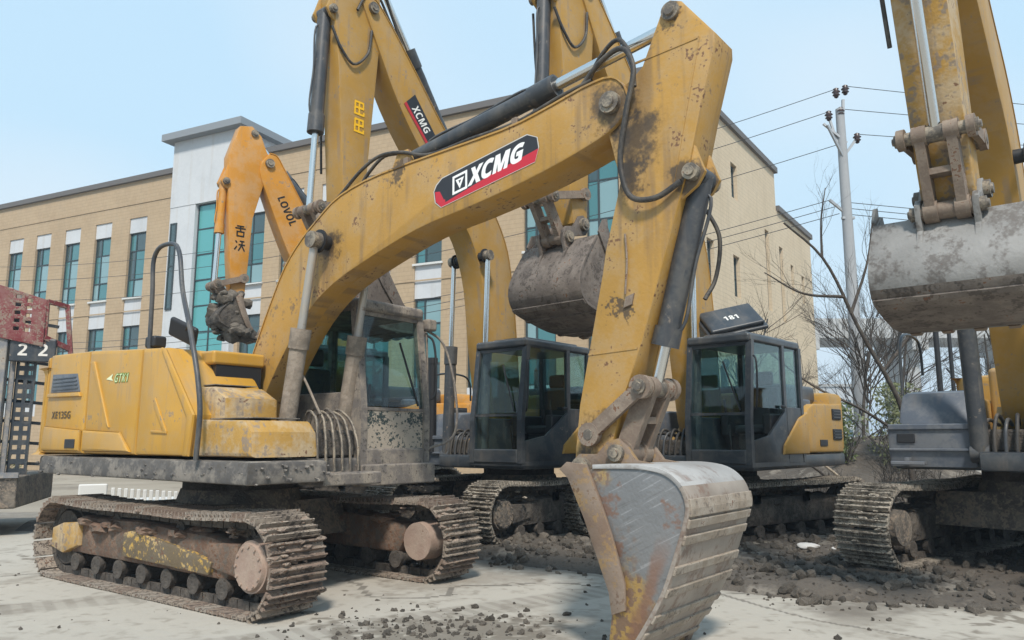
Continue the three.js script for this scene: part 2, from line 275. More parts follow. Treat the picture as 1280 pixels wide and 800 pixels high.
// distance from the wavy border between the concrete yard and the mud the machines behind stand in (positive = mud)
const mudEdge = [[-30, -13.2], [-7.5, -12.2], [-2.4, -11.6], [-0.9, -10.2], [-0.2, -9.5], [0.9, -8.75], [1.6, -8.2], [2.3, -7.35], [3.6, -7.0], [5.5, -6.8], [9, -6.4], [30, -6]];
function mudSide(x, z) {
  let k = 0; while (k < mudEdge.length - 2 && x > mudEdge[k + 1][0]) k++;
  const [x0, z0] = mudEdge[k], [x1, z1] = mudEdge[k + 1];
  return (z0 + (z1 - z0) * (x - x0) / (x1 - x0)) - z;
}
{ // pale dusty concrete in front: dried mud, tread marks, stains
  const S = 1400, X0 = -13, Z0 = -16, W = 20;         // metres covered
  const d = new Uint8Array(S * S * 4);
  for (let j = 0; j < S; j++) for (let i = 0; i < S; i++) {
    const x = X0 + i / S * W, z = Z0 + j / S * W, px = x * 52, pz = z * 52;
    const a = smp(FA, px * 0.55, pz * 0.55), b = smp(FB, px * 1.3, pz * 1.3), c = smp(FC, px, pz), f = smp(FD, px * 1.7, pz * 1.7), e = smp(FA, px * 0.2 + 70, pz * 0.2);
    let k = mix([0.33, 0.305, 0.262], [0.47, 0.435, 0.375], clamp(a * 0.6 + e * 0.6 - 0.1));
    k = mix(k, [0.24, 0.21, 0.172], 0.6 * sst(0.48, 0.72, b * 0.7 + f * 0.3));
    // tread marks: two curved lines of grouser prints left by machines
    for (const [u0, amp, wd] of [[0.2, 0.30, 0.26], [2.25, 0.32, 0.26]]) {
      const q = (x + 4.3) * 0.586 + (z + 7.2) * 0.81 - u0 - amp * Math.sin((x + 4) * 0.35), l = (x * 0.81 - z * 0.586);
      const t = sst(wd, wd * 0.75, Math.abs(q)) * (0.5 + 0.5 * sst(-0.2, 0.3, Math.sin(l * 39))) * sst(0.25, 0.55, a * 0.5 + c * 0.5);
      k = mix(k, [0.19, 0.165, 0.135], 0.55 * t);
    }
    const md = mudSide(x, z) + (b - 0.5) * 1.3 + (c - 0.5) * 0.6;    // mud carried out onto the concrete
    k = mix(k, [0.13, 0.11, 0.088], 0.9 * sst(-0.35, 0.25, md) * (0.55 + 0.45 * f));
    k = mix(k, [0.17, 0.145, 0.115], 0.85 * sst(0.70, 0.76, c * 0.55 + f * 0.3 + e * 0.25 - 0.04));
    const cr = Math.abs(smp(FE, px * 0.6 + 40, pz * 0.6) - 0.5), cr2 = Math.abs(smp(FA, px * 0.33 + 210, pz * 0.33 + 90) - 0.52);   // cracks in the slab
    k = mix(k, [0.10, 0.088, 0.072], 0.7 * sst(0.006, 0.002, Math.min(cr, cr2 * 0.8)));
    const sp = sst(1.7, 0.2, Math.hypot((x + 0.7) / 1.25, (z + 6.3) / 0.8));   // crumbled mud dropped below the boom
    k = mix(k, [0.15, 0.128, 0.10], 0.8 * sst(0.62, 0.74, sp * 0.45 + f * 0.35 + b * 0.3));
    k = mix(k, [0.24, 0.21, 0.17], 0.4 * sst(0.6, 0.8, f));
    const o = (j * S + i) * 4; d[o] = toS(k[0]); d[o + 1] = toS(k[1]); d[o + 2] = toS(k[2]); d[o + 3] = 255;
  }
  const t = new THREE.DataTexture(d, S, S, THREE.RGBAFormat); t.colorSpace = THREE.SRGBColorSpace; t.magFilter = THREE.LinearFilter; t.minFilter = THREE.LinearMipmapLinearFilter; t.generateMipmaps = true; t.needsUpdate = true;
  const g = new THREE.PlaneGeometry(W, W, 220, 220).rotateX(-Math.PI / 2).translate(X0 + W / 2, 0, Z0 + W / 2);
  const p = g.attributes.position, uv = g.attributes.uv;
  for (let i = 0; i < p.count; i++) {
    const x = p.getX(i), z = p.getZ(i);
    uv.setXY(i, (x - X0) / W, (z - Z0) / W);
    p.setY(i, 0.014 * (smp(FA, x * 40, z * 40) - 0.5) + 0.008 * (smp(FC, x * 52, z * 52) - 0.5));
  }
  g.computeVertexNormals();
  const m = std(t, 0.92, 0, 0.008, bumpMud.clone()); m.bumpMap.repeat.set(14, 14);
  const yard = structure('concrete_yard', g, m, true);
}
function mudHeight(x, z) {
  const s = mudSide(x, z) + (smp(FB, x * 40, z * 40) - 0.5) * 0.8;
  const rise = sst(-0.15, 0.55, s);
  const h = 0.10 * (smp(FA, x * 38, z * 38)) + 0.13 * Math.pow(smp(FB, x * 60 + 20, z * 60), 1.6) + 0.08 * smp(FC, x * 70, z * 70) + 0.035 * smp(FD, x * 60, z * 60);
  let y = -0.06 + rise * (0.02 + 0.8 * h);
  // tipped spoil bank behind the right-hand machines
  y += 1.5 * Math.exp(-(((x - 7.8) / 2.6) ** 2) - (((z + 17.2) / 2.4) ** 2)) * (0.7 + 0.6 * smp(FB, x * 30, z * 30));
  return y;
}
{
  const X0 = -8, X1 = 13, Z0 = -21, Z1 = -5.6, nx = 300, nz = 260;
  const g = new THREE.PlaneGeometry(X1 - X0, Z1 - Z0, nx, nz).rotateX(-Math.PI / 2).translate((X0 + X1) / 2, 0, (Z0 + Z1) / 2);
  const p = g.attributes.position;
  for (let i = 0; i < p.count; i++) p.setY(i, mudHeight(p.getX(i), p.getZ(i)));
  g.computeVertexNormals();
  const map = tex((x, y) => {
    const a = smp(FA, x, y), b = smp(FB, x, y), f = smp(FD, x, y), c = smp(FC, x, y);
    let k = mix([0.058, 0.049, 0.041], [0.125, 0.106, 0.086], a * 0.6 + f * 0.4);
    k = mix(k, [0.27, 0.24, 0.20], 0.6 * sst(0.62, 0.8, b * 0.6 + c * 0.4));
    return mix(k, [0.055, 0.047, 0.04], 0.6 * sst(0.6, 0.8, f));
  }, 3);
  const m = structure('mud', g, std(map, 0.95, 0, 0.03, bumpMud));
}
/* clods and stones nobody could count */
function clodGeo(sd) {
  const g = new THREE.IcosahedronGeometry(1, 1); const p = g.attributes.position;
  for (let i = 0; i < p.count; i++) {
    const v = V(p.getX(i), p.getY(i), p.getZ(i)), n = smp(FC, v.x * 37 + sd * 91 + 200, v.y * 31 + v.z * 47 + 200);
    v.multiplyScalar(0.45 + 1.1 * n); p.setXYZ(i, v.x, v.y * 0.72, v.z);
  }
  g.computeVertexNormals(); return boxUV(g);
}
function scatter(name, n, mat, place, sd) {
  const im = new THREE.InstancedMesh(clodGeo(sd), mat, n), o = new THREE.Object3D(), c = new THREE.Color();
  im.name = numbered(name);
  for (let i = 0; i < n; i++) {
    const [x, y, z, s] = place(i); o.position.set(x, y + s * 0.25, z); o.rotation.set(rr(0, 6), rr(0, 6), rr(0, 6)); o.scale.set(s * rr(0.7, 1.3), s, s * rr(0.7, 1.3)); o.updateMatrix(); im.setMatrixAt(i, o.matrix);
    const v = rr(0.6, 1.35); im.setColorAt(i, c.setRGB(v, v, v));
  }
  im.castShadow = im.receiveShadow = true; scene.add(im); return im;
}
const clodMat = std(paintTex([0.105, 0.09, 0.074], { dust: 0.55, dustC: [0.22, 0.19, 0.155], mud: 0.3, mudC: [0.07, 0.06, 0.05], rust: 0, tile: 0.6 }), 0.95, 0, 0.01, bumpMud);
{
  const gs = () => (rnd() + rnd() + rnd() - 1.5) * 1.15;
  scatter('mud_clods', 5500, clodMat, () => { let x, z; do { x = rr(-2.8, 8.5); z = rr(-13, -6.2); } while (mudSide(x, z) < rr(-0.5, 0.5)); return [x, Math.max(mudHeight(x, z), 0), z, Math.pow(rnd(), 4) * 0.06 + 0.011 + (mudSide(x, z) < -0.3 ? -0.012 : 0)]; }, 1)
    .userData = { kind: 'stuff', label: 'dark clods of churned mud under the parked machines', category: 'clods' };
  scatter('mud_crumbs', 650, clodMat, (i) => i < 430 ? [-0.65 + gs() * 0.95, 0, -6.25 + gs() * 0.6, 0.005 + 0.03 * Math.pow(rnd(), 3.5)] : [rr(-6, 3.2), 0, rr(-9.5, -5.3), 0.004 + 0.02 * Math.pow(rnd(), 3)], 2)
    .userData = { kind: 'stuff', label: 'dark mud crumbs scattered on the pale concrete', category: 'crumbs' };
}

/* ---------- the long tan building ---------- */
const wallMap = (a, b, line) => tex((x, y) => {
  const n = smp(FA, x, y), c = smp(FB, x, y), f = smp(FD, x, y), s = smp(FC, x, y * 0.04 + 30);
  let k = mix(a, b, n * 0.6 + f * 0.4); k = mix(k, [0.38, 0.31, 0.22], 0.22 * sst(0.55, 0.8, s)); k = mix(k, b, 0.3 * sst(0.5, 0.7, c));
  if (line) { const row = Math.floor(y / 14), v = smp(FD, (x * 0.5 | 0) * 3, row * 37) - 0.5; k = k.map((q) => q * (1 + 0.16 * v) * (y % 14 < 2 ? 0.86 : 1)); }
  return k;
}, 6);
const Wl = {
  brick: std(wallMap([0.38, 0.275, 0.17], [0.47, 0.355, 0.23], true), 0.85, 0, 0.004),
  cream: std(wallMap([0.54, 0.435, 0.30], [0.62, 0.51, 0.365], true), 0.85),
  white: std(wallMap([0.48, 0.50, 0.52], [0.60, 0.615, 0.63]), 0.7),
  coping: std([0.13, 0.12, 0.115], 0.7), frame: std([0.035, 0.05, 0.055], 0.5), sill: std([0.62, 0.62, 0.60], 0.7), roof: std([0.3, 0.29, 0.28], 0.9),
};
{
  const th = -25.8 * Math.PI / 180;
  const b = thing('office_building', 'long tan building with tall teal windows and a white entrance tower', 'building', 5.33, 0, -24.2, th);
  b.rotation.y = th;
  const H = 14, cols = [2.5, 4.85, 7.15, 9.45, 11.75, 14.05, 16.2, 18.3].concat([25.65, 28.1, 30.4, 32.7, 34.95, 37.3, 39.6, 42]).map((s) => -s);
  // frame: matrix that puts a wall drawn in (u along, v up, w outward) into the building
  const rows = [[8.05, 11.2], [3.3, 6.72]];
  const hole = (u0, u1, v0, v1) => [[u0, v0], [u1, v0], [u1, v1], [u0, v1]];
  const front = (u0, u1) => {
    const hs = cols.filter((c) => c > u0 && c < u1).map((c) => hole(c - 0.6, c + 0.6, 2.6, 11.92));
    mesh('wall', extr([[u0, 0], [u1, 0], [u1, H - 0.25], [u0, H - 0.25]], -0.35, 0, 0, hs), Wl.brick, b);
    mesh('coping', box(u0, u1 + 0.15, H - 0.25, H, -0.5, 0.14), Wl.coping, b);
    for (const y of [7.38, 12.6]) mesh('string_course', box(u0, u1, y, y + 0.05, 0.002, 0.03), Wl.brick, b);
  };
  front(-19.1, 0); front(-44, -23.2);
  function window_(parent, u, v0, v1, w, zf, mat, glass, cells = [0.36, 0.64], trans = [0.28, 0.72]) {
    const t = 0.07, u0 = u - w / 2, u1 = u + w / 2, gs = [box(u0, u1, v0, v0 + t, zf - 0.06, zf), box(u0, u1, v1 - t, v1, zf - 0.06, zf), box(u0, u0 + t, v0 + t, v1 - t, zf - 0.06, zf), box(u1 - t, u1, v0 + t, v1 - t, zf - 0.06, zf)];
    const us = [u0 + t, ...cells.slice(0, -1).map((c) => u0 + w * c), u1 - t], vs = [v0 + t, ...trans.map((c) => v0 + (v1 - v0) * c), v1 - t];
    for (const c of us.slice(1, -1)) gs.push(box(c - 0.035, c + 0.035, v0 + t, v1 - t, zf - 0.058, zf - 0.002));
    for (const c of vs.slice(1, -1)) gs.push(box(u0 + t, u1 - t, c - 0.03, c + 0.03, zf - 0.056, zf - 0.004));
    const f = mesh('window', gs, mat, parent);
    for (let i = 0; i < us.length - 1; i++) for (let j = 0; j < vs.length - 1; j++) {
      const g = box(us[i], us[i + 1], vs[j], vs[j + 1], zf - 0.04, zf - 0.028); const cx = (us[i] + us[i + 1]) / 2, cy = (vs[j] + vs[j + 1]) / 2; g.translate(-cx, -cy, -zf); g.rotateX(rr(-0.012, 0.012)); g.rotateY(rr(-0.012, 0.012)); g.translate(cx, cy, zf);
      mesh('pane', g, glass[(i * 3 + j * 5 + Math.round(u * 7)) % glass.length & 3] || glass[0], f);
    }
    return f;
  }
  const gl = [M.glassTeal, M.glassDark, M.glassTeal, M.glassPale];
  for (const c of cols) {
    mesh('spandrel_panel', box(c - 0.598, c + 0.598, 11.2, 11.918, -0.2, -0.05), Wl.white, b);
    mesh('spandrel_panel', box(c - 0.598, c + 0.598, 6.72, 8.05, -0.2, -0.05), Wl.white, b);
    mesh('window_sill', box(c - 0.66, c + 0.66, 7.98, 8.06, -0.048, 0.07), Wl.sill, b);
    mesh('spandrel_panel', box(c - 0.598, c + 0.598, 2.602, 3.3, -0.2, -0.05), Wl.white, b);
    for (const [v0, v1] of rows) window_(b, c, v0, v1, 1.196, -0.12, Wl.frame, gl);
  }
  mesh('back_room_wall', box(-44, -0.1, 0, 13.5, -1.4, -1.2), Wl.coping, b);
  mesh('roof', box(-44, -0.1, 13.2, 13.5, -18, -0.36), Wl.roof, b);
  // entrance tower, standing proud of the wings
  const T0 = -23.2, T1 = -19.1, Z = 0.3;
  mesh('tower_head', box(T0, T1, 11.95, 15.1, -2.6, Z), Wl.white, b);
  mesh('tower_roof', [box(T0 - 0.4, T1 + 0.4, 15.1, 15.42, -3.0, Z + 0.4)], std([0.24, 0.26, 0.28], 0.7), b);
  mesh('pilaster', box(T0, T0 + 1.6, 0, 11.95, -0.4, Z - 0.02), Wl.white, b);
  mesh('pilaster', box(T1 - 0.4, T1, 0, 11.95, -0.4, Z - 0.02), Wl.white, b);
  window_(b, (T0 + 1.6 + T1 - 0.4) / 2, 0.3, 11.95, T1 - 0.4 - T0 - 1.6, 0.1, Wl.frame, [M.curtain, M.curtain, M.curtain, M.curtain], [0.5, 1], [0.1, 0.2, 0.3, 0.4, 0.5, 0.6, 0.7, 0.8, 0.9]);
  window_(b, T0 + 0.32, 7.2, 11.2, 0.4, Z + 0.03, Wl.frame, [M.glassDark, M.glassDark, M.glassDark, M.glassDark], [1], [0.5]);
  // end wall, turned round the corner, and the lower rear wing
  const eg = new THREE.Matrix4().makeRotationY(Math.PI / 2 + 0.147 * -1);   // u runs back along the end wall
  const E = (name, g, mat, par = b) => { const o = mesh(name, g, mat, par); if (par === b) o.applyMatrix4(eg); return o; };
  const wins = [[6.25, 10.9, 12.35, 0.75], [6.1, 6.9, 8.55, 0.75], [10.5, 7.0, 10.6, 0.6], [3.2, 7, 8.6, 0.75], [3.2, 10.9, 12.3, 0.75]], wins2 = [[12.75, 6.8, 10.3, 0.6], [14.6, 8.4, 9.8, 0.5], [16.6, 8.2, 9.6, 0.5]];
  E('end_wall', extr([[0.0, 0], [12.2, 0], [12.2, H - 0.26], [0.0, H - 0.26]], -0.35, 0, 0, wins.map(([u, v0, v1, w]) => hole(u - w / 2, u + w / 2, v0, v1))), Wl.cream);
  E('end_coping', box(-0.1, 12.35, H - 0.26, H, -0.5, 0.14), Wl.coping);
  E('rear_wing_wall', extr([[12.2, 0], [18.6, 0], [18.6, 11.95], [12.2, 11.95]], -0.36, -0.01, 0, wins2.map(([u, v0, v1, w]) => hole(u - w / 2, u + w / 2, v0, v1))), Wl.cream);
  E('rear_wing_coping', box(12.35, 18.7, 11.95, 12.2, -0.5, 0.12), Wl.coping);
  E('rear_wing_body', box(12.4, 18.55, 0, 11.9, -9, -0.4), Wl.coping);
  E('end_backing', box(0.2, 12.1, 0, 13.4, -1.4, -1.1), Wl.coping);
  for (const [u, v0, v1, w] of wins.concat(wins2)) { const f = window_(b, u, v0 + 0.004, v1 - 0.004, w - 0.008, -0.15, Wl.frame, [M.glassDark, M.glassDark, M.glassDark, M.glassDark], [1], [0.5]); f.applyMatrix4(eg); }
}

/* ---------- far viaduct, blocks ---------- */
const concrete = std(wallMap([0.38, 0.38, 0.37], [0.46, 0.46, 0.45]), 0.9);
{
  const v = thing('road_viaduct', 'concrete road viaduct on tall piers, hazy behind the bare trees', 'viaduct', 62, 0, -118);
  mesh('deck', box(-60, 90, 16.3, 18.2, -6, 6), concrete, v);
  mesh('parapet', box(-60, 90, 18.2, 19.2, 5.6, 5.9), concrete, v);
  for (let x = -50; x <= 80; x += 16) { mesh('pier', [cyl([x, 0, -3], [x, 14.6, -3], 1.1), cyl([x, 0, 3], [x, 14.6, 3], 1.1)], concrete, v); mesh('crosshead', box(x - 1.2, x + 1.2, 14.6, 16.3, -6, 6), concrete, v); }
  const blk = std(wallMap([0.40, 0.42, 0.44], [0.5, 0.52, 0.54]), 0.9);
  [[70, -175, 12, 13, 'small pale block, hazy beyond the viaduct']].forEach(([x, z, w, h, l]) => {
    const o = thing('distant_block', l, 'building', x, 0, z, 0, 'hazy blocks beyond the viaduct');
    mesh('wall', box(-w / 2, w / 2, 0, h, -6, 6), blk, o); mesh('roof', box(-w / 2 - 0.3, w / 2 + 0.3, h, h + 0.6, -6.3, 6.3), concrete, o);
    for (let r = 2; r < h - 1.5; r += 3.2) for (let c = -w / 2 + 1.2; c < w / 2 - 1; c += 2.6) mesh('window', box(c, c + 1.3, r, r + 1.7, 5.96, 6.05), M.glassDark, o);
  });
}

/* ---------- utility pole and wires ---------- */
const poleMat = std(wallMap([0.29, 0.30, 0.31], [0.38, 0.39, 0.40]), 0.85), galv = std([0.4, 0.41, 0.42], 0.5, 0.6), porcelain = std([0.05, 0.03, 0.028], 0.35);
const PH = 10.1;
const insul = [];   // local attachment points
function makePole(x, z, turn, label) {
  const t = thing('utility_pole', label, 'pole', x, 0, z, turn, 'concrete utility poles'); insul.length = 0;
  mesh('shaft', cyl([0, 0, 0], [0, PH - 0.55, 0], 0.17, 0.10, 16), poleMat, t);
  mesh('bracket', [bar([0, PH - 1.9, 0], [-0.28, PH - 0.75, 0.0], 0.05, 0.05), bar([0.02, PH - 1.9, 0.06], [-0.42, PH - 1.05, 0.2], 0.05, 0.05), bar([0, PH - 1.8, 0], [0.34, PH - 1.35, 0], 0.06, 0.06), bar([0, PH - 1.85, 0.0], [0.1, PH - 0.3, 0], 0.06, 0.06), bar([-0.45, PH - 0.95, 0.05], [0.1, PH - 1.45, 0.05], 0.05, 0.05)], galv, t);
  for (const [ix, iy, iz] of [[-0.06, PH - 0.1, 0], [0.17, PH - 0.02, 0], [-0.28, PH - 0.7, 0], [0.0, PH - 0.62, 0.04], [0.38, PH - 1.28, 0]]) {
    mesh('insulator', new THREE.LatheGeometry([[0.02, -0.16], [0.05, -0.14], [0.055, -0.1], [0.09, -0.08], [0.05, -0.03], [0.10, 0.0], [0.05, 0.05], [0.07, 0.08], [0.0, 0.12]].map((p) => new THREE.Vector2(...p)), 12).translate(ix, iy, iz), porcelain, t);
    insul.push([ix, iy + 0.08, iz]);
  }
  mesh('low_crossarm', [bar([-0.1, 6.95, 0], [-0.42, 7.2, 0.05], 0.05, 0.06), bar([-0.15, 6.75, 0.05], [0.15, 6.75, 0.05], 0.08, 0.06)], galv, t);
  return t;
}
{
  const P0 = [8.12, -18], P1 = [-31, -33.5], P2 = [44, -25];
  makePole(...P0, 0, 'grey concrete utility pole with dark insulators beside the bare tree');
  const wm = std([0.05, 0.055, 0.06], 0.6);
  const wire = (a, b, sag, l) => {
    const pts = []; for (let i = 0; i <= 20; i++) { const t = i / 20; pts.push([a[0] + (b[0] - a[0]) * t, a[1] + (b[1] - a[1]) * t - 4 * sag * t * (1 - t), a[2] + (b[2] - a[2]) * t]); }
    const m = mesh(numbered('overhead_wire'), tube(pts, 0.009, 60, 5), wm, scene); m.userData = { label: l, category: 'wire', group: 'overhead wires of the utility pole' };
  };
  [[-0.06, PH - 0.02, 0], [-0.28, PH - 0.62, 0], [0.0, PH - 1.45, 0.05]].forEach(([x, y, z], i) => {
    wire([P0[0] + x, y, P0[1] + z], [P1[0], y - 0.3, P1[1] + i * 0.4], 2.2, 'thin ' + ['topmost', 'middle', 'lowest'][i] + ' high wire running from the pole head toward the tan building');
    wire([P0[0] + [0.17, 0.0, 0.38][i], [PH + 0.06, PH - 0.54, PH - 1.2][i], P0[1]], [P2[0], PH + 1.6 - i * 0.65, P2[1] + i], 0.5, 'thin ' + ['topmost', 'middle', 'lowest'][i] + ' high wire running from the pole head behind the raised bucket');
  });
  for (let i = 0; i < 3; i++) {
    wire([P0[0] - 0.4 + i * 0.1, 7.2 - i * 0.17, P0[1] + 0.05], [P1[0], 6.4 - i * 0.25, P1[1]], 1.9, ['topmost', 'middle', 'lowest'][i] + ' cable running from the lower pole arm across the tan building');
    wire([P0[0] + 0.1, 7.15 - i * 0.15, P0[1]], [P2[0], 7.6 - i * 0.2, P2[1]], 0.4, ['topmost', 'middle', 'lowest'][i] + ' cable running from the lower pole arm behind the raised bucket');
  }
}

/* ---------- bare trees, shrubs ---------- */
const barkMat = std(paintTex([0.055, 0.045, 0.038], { dust: 0.35, dustC: [0.14, 0.125, 0.105], mud: 0.1, rust: 0, tile: 0.7 }), 0.9, 0, 0.01);
function taper(pts, r0, r1, seg = 6, n = 14) {
  const c = new THREE.CatmullRomCurve3(pts.map((p) => V(...p))), g = new THREE.TubeGeometry(c, n, 1, seg, false), p = g.attributes.position;
  for (let i = 0; i <= n; i++) { const o = c.getPointAt(i / n), r = r0 + (r1 - r0) * i / n; for (let j = 0; j <= seg; j++) { const k = i * (seg + 1) + j; p.setXYZ(k, o.x + (p.getX(k) - o.x) * r, o.y + (p.getY(k) - o.y) * r, o.z + (p.getZ(k) - o.z) * r); } }
  return g;
}
function twigs(out, p, dir, len, r, depth) {
  const q = p.clone().addScaledVector(dir, len), md = p.clone().addScaledVector(dir, len * 0.5).add(V(rr(-1, 1), rr(-0.4, 1), rr(-1, 1)).multiplyScalar(len * 0.09));
  out.push(taper([p.toArray(), md.toArray(), q.toArray()], r, r * 0.55, depth > 1 ? 5 : 3, depth > 1 ? 5 : 3));
  if (!depth) return;
  const n = 3 + (rnd() * 2 | 0);
  for (let i = 0; i < n; i++) {
    const t = rr(0.35, 1), s = p.clone().lerp(q, t), nd = dir.clone().add(V(rr(-1, 1), rr(-0.35, 0.85), rr(-1, 1)).multiplyScalar(0.75)).normalize();
    twigs(out, s, nd, len * rr(0.5, 0.8), r * 0.5, depth - 1);
  }
}
{ // leaning bare tree: limbs read from the picture, standing behind the right-hand machine
  const t = thing('bare_tree', 'dark bare tree leaning left behind the raised grey bucket', 'tree', 6.75, 0, -13.2);
  const tr = [[0, -0.1, 0], [-0.02, 1.2, 0], [-0.12, 2.0, 0.05], [-0.75, 3.3, 0.1], [-1.35, 4.6, 0.15], [-2.0, 5.2, 0.2]];
  mesh('trunk', taper(tr, 0.058, 0.018, 8, 26), barkMat, t);
  const out = [], limb = (pts, r0, r1) => { out.push(taper(pts, r0, r1, 6, 16)); for (let k = 1; k < pts.length; k++) for (let j = 0; j < 3; j++) { const a = V(...pts[k - 1]), b = V(...pts[k]), p = a.clone().lerp(b, rnd()); twigs(out, p, b.clone().sub(a).normalize().add(V(rr(-0.8, 0.8), rr(0, 0.9), rr(-0.6, 0.6))).normalize(), rr(0.3, 0.75), r1 * 0.55, 2); } };
  limb([[-0.15, 1.55, 0], [-0.85, 1.95, 0.2], [-1.7, 2.35, 0.3], [-2.6, 3.05, 0.35]], 0.028, 0.01);
  limb([[-0.4, 2.6, 0.06], [0.15, 3.3, 0.1], [0.55, 3.9, 0.1]], 0.035, 0.014);
  limb([[-1.0, 3.9, 0.12], [-1.75, 3.95, 0.2], [-2.4, 4.3, 0.25]], 0.03, 0.01);
  limb([[-0.9, 3.6, 0.12], [-0.55, 4.5, 0.1], [-0.35, 5.3, 0.0]], 0.03, 0.01);
  limb([[-1.35, 4.6, 0.15], [-1.3, 5.3, 0.1], [-1.15, 5.9, 0.0]], 0.025, 0.008);
  mesh('branches', out, barkMat, t);
}
[[7.6, -16.5, 4.8, 'slender bare sapling beside the utility pole'], [10.2, -20, 6.4, 'tall bare tree, hazy and grey, behind the utility pole'], [8.9, -19.3, 5.6, 'thin bare tree between the pole and the tan end wall'], [13.2, -21, 6.2, 'bare tree hidden low behind the raised grey bucket'], [5.3, -17.6, 4.6, 'bare sapling rising above the cab with the open hatch']].forEach(([x, z, h, l], i) => {
  const t = thing('bare_tree', l, 'tree', x, 0, z, 0, 'bare trees by the pole'); const tp = [];
  mesh('trunk', taper([[0, -0.1, 0], [rr(-0.15, 0.15), h * 0.35, 0], [rr(-0.3, 0.3), h * 0.7, rr(-0.2, 0.2)]], 0.05 + i * 0.006, 0.02, 6, 10), barkMat, t);
  for (let k = 0; k < 16; k++) twigs(tp, V(rr(-0.08, 0.08), h * rr(0.2, 0.68), rr(-0.08, 0.08)), V(rr(-1, 1), rr(0.5, 1.3), rr(-1, 1)).normalize(), h * rr(0.16, 0.3), 0.018, 3);
  mesh('branches', tp, barkMat, t);
});
const leafMats = [[0.17, 0.21, 0.085], [0.23, 0.25, 0.125], [0.14, 0.16, 0.075]].map((c) => new THREE.MeshPhysicalMaterial({ color: new THREE.Color().setRGB(...c), roughness: 0.9, transmission: 0.3, thickness: 0, side: THREE.DoubleSide }));
function shrub(x, z, w, h, n, mi, label) {
  const t = thing('shrub', label, 'shrub', x, mudHeight(x, z), z, 0, 'scrub between the machines'); const st = [], lv = [], pos = [], nor = [];
  for (let k = 0; k < 14; k++) twigs(st, V(rr(-w, w) * 0.3, -0.1, rr(-w, w) * 0.3), V(rr(-0.5, 0.5), 1, rr(-0.5, 0.5)).normalize(), h * rr(0.4, 0.62), 0.012, 1);
  for (let k = 0; k < n; k++) {
    const a = rr(0, 6.283), hy = Math.pow(rnd(), 0.7), r = w * Math.sqrt(rnd()) * (0.55 + 0.45 * Math.sin(hy * 3.0)) * (0.6 + 0.4 * Math.sin(a * 3 + hy * 8)), c = V(Math.cos(a) * r, hy * h, Math.sin(a) * r), s = rr(0.02, 0.055);
    const u = V(rr(-1, 1), rr(-1, 1), rr(-1, 1)).normalize(), v = V(rr(-1, 1), rr(-1, 1), rr(-1, 1)).cross(u).normalize(), nn = u.clone().cross(v);
    for (const [p, q] of [[-1, 0], [0, -0.5], [1, 0], [-1, 0], [1, 0], [0, 0.5]]) { pos.push(c.x + (u.x * p + v.x * q) * s, c.y + (u.y * p + v.y * q) * s, c.z + (u.z * p + v.z * q) * s); nor.push(nn.x, nn.y, nn.z); }
  }
  const g = new THREE.BufferGeometry(); g.setAttribute('position', new THREE.Float32BufferAttribute(pos, 3)); g.setAttribute('normal', new THREE.Float32BufferAttribute(nor, 3)); g.setAttribute('uv', new THREE.Float32BufferAttribute(new Float32Array(pos.length / 3 * 2), 2));
  mesh('stems', st, barkMat, t); mesh('foliage', g, leafMats[mi], t);
}
shrub(7.5, -15.2, 0.7, 1.7, 1500, 1, 'tall pale green shrub at the foot of the utility pole');
shrub(6.6, -15.6, 0.45, 1.2, 1300, 0, 'narrow green shrub behind the yellow counterweight');
shrub(8.9, -15.8, 0.8, 1.3, 1300, 2, 'dark green shrub behind the grey tool box');
shrub(9.9, -17.2, 0.9, 1.7, 2200, 1, 'pale green shrub behind the twin upright pipes');
shrub(-13.5, -20, 1.0, 1.1, 2500, 2, 'low dark shrub behind the trailer deck');

// dead brush caught on the spoil bank
[[5.9, -14.3, 0.8, 'dry brown brush on the spoil bank beside the yellow counterweight'], [6.7, -14.0, 1.0, 'tangled dry brush on the spoil bank below the leaning tree'], [7.7, -14.2, 0.9, 'dry brush standing behind the grey tool box']].forEach(([x, z, h, l]) => {
  const t = thing('dry_brush', l, 'brush', x, mudHeight(x, z), z, 0, 'dry brush on the spoil bank'), st = [];
  for (let k = 0; k < 16; k++) twigs(st, V(rr(-0.5, 0.5), -0.05, rr(-0.3, 0.3)), V(rr(-1, 1), rr(0.3, 1), rr(-0.6, 0.6)).normalize(), h * rr(0.35, 0.7), 0.013, 2);
  mesh('stems', st, barkMat, t);
});


/* ---------- excavators: local x forward, y up, z to the machine's right ---------- */
const shoeCache = {};
function shoeGeo(w, p) {
  const k = w + '_' + p; if (shoeCache[k]) return shoeCache[k];
  const gs = [box(-p * 0.48, p * 0.48, -0.012, 0.012, -w / 2, w / 2)];
  for (const [x, h] of [[-p * 0.44, 0.042], [-p * 0.06, 0.034], [p * 0.30, 0.036]]) gs.push(extr([[x, 0.012], [x + 0.026, 0.012], [x + 0.019, 0.012 + h], [x + 0.007, 0.012 + h]], -w / 2 + 0.004, w / 2 - 0.004, 0));
  return shoeCache[k] = boxUV(merge(gs));
}
const rollerGeo = boxUV(merge([cyl([0, 0, -0.14], [0, 0, 0.14], 0.07, 0.07, 14), cyl([0, 0, -0.15], [0, 0, -0.09], 0.09, 0.09, 14), cyl([0, 0, 0.09], [0, 0, 0.15], 0.09, 0.09, 14)]));
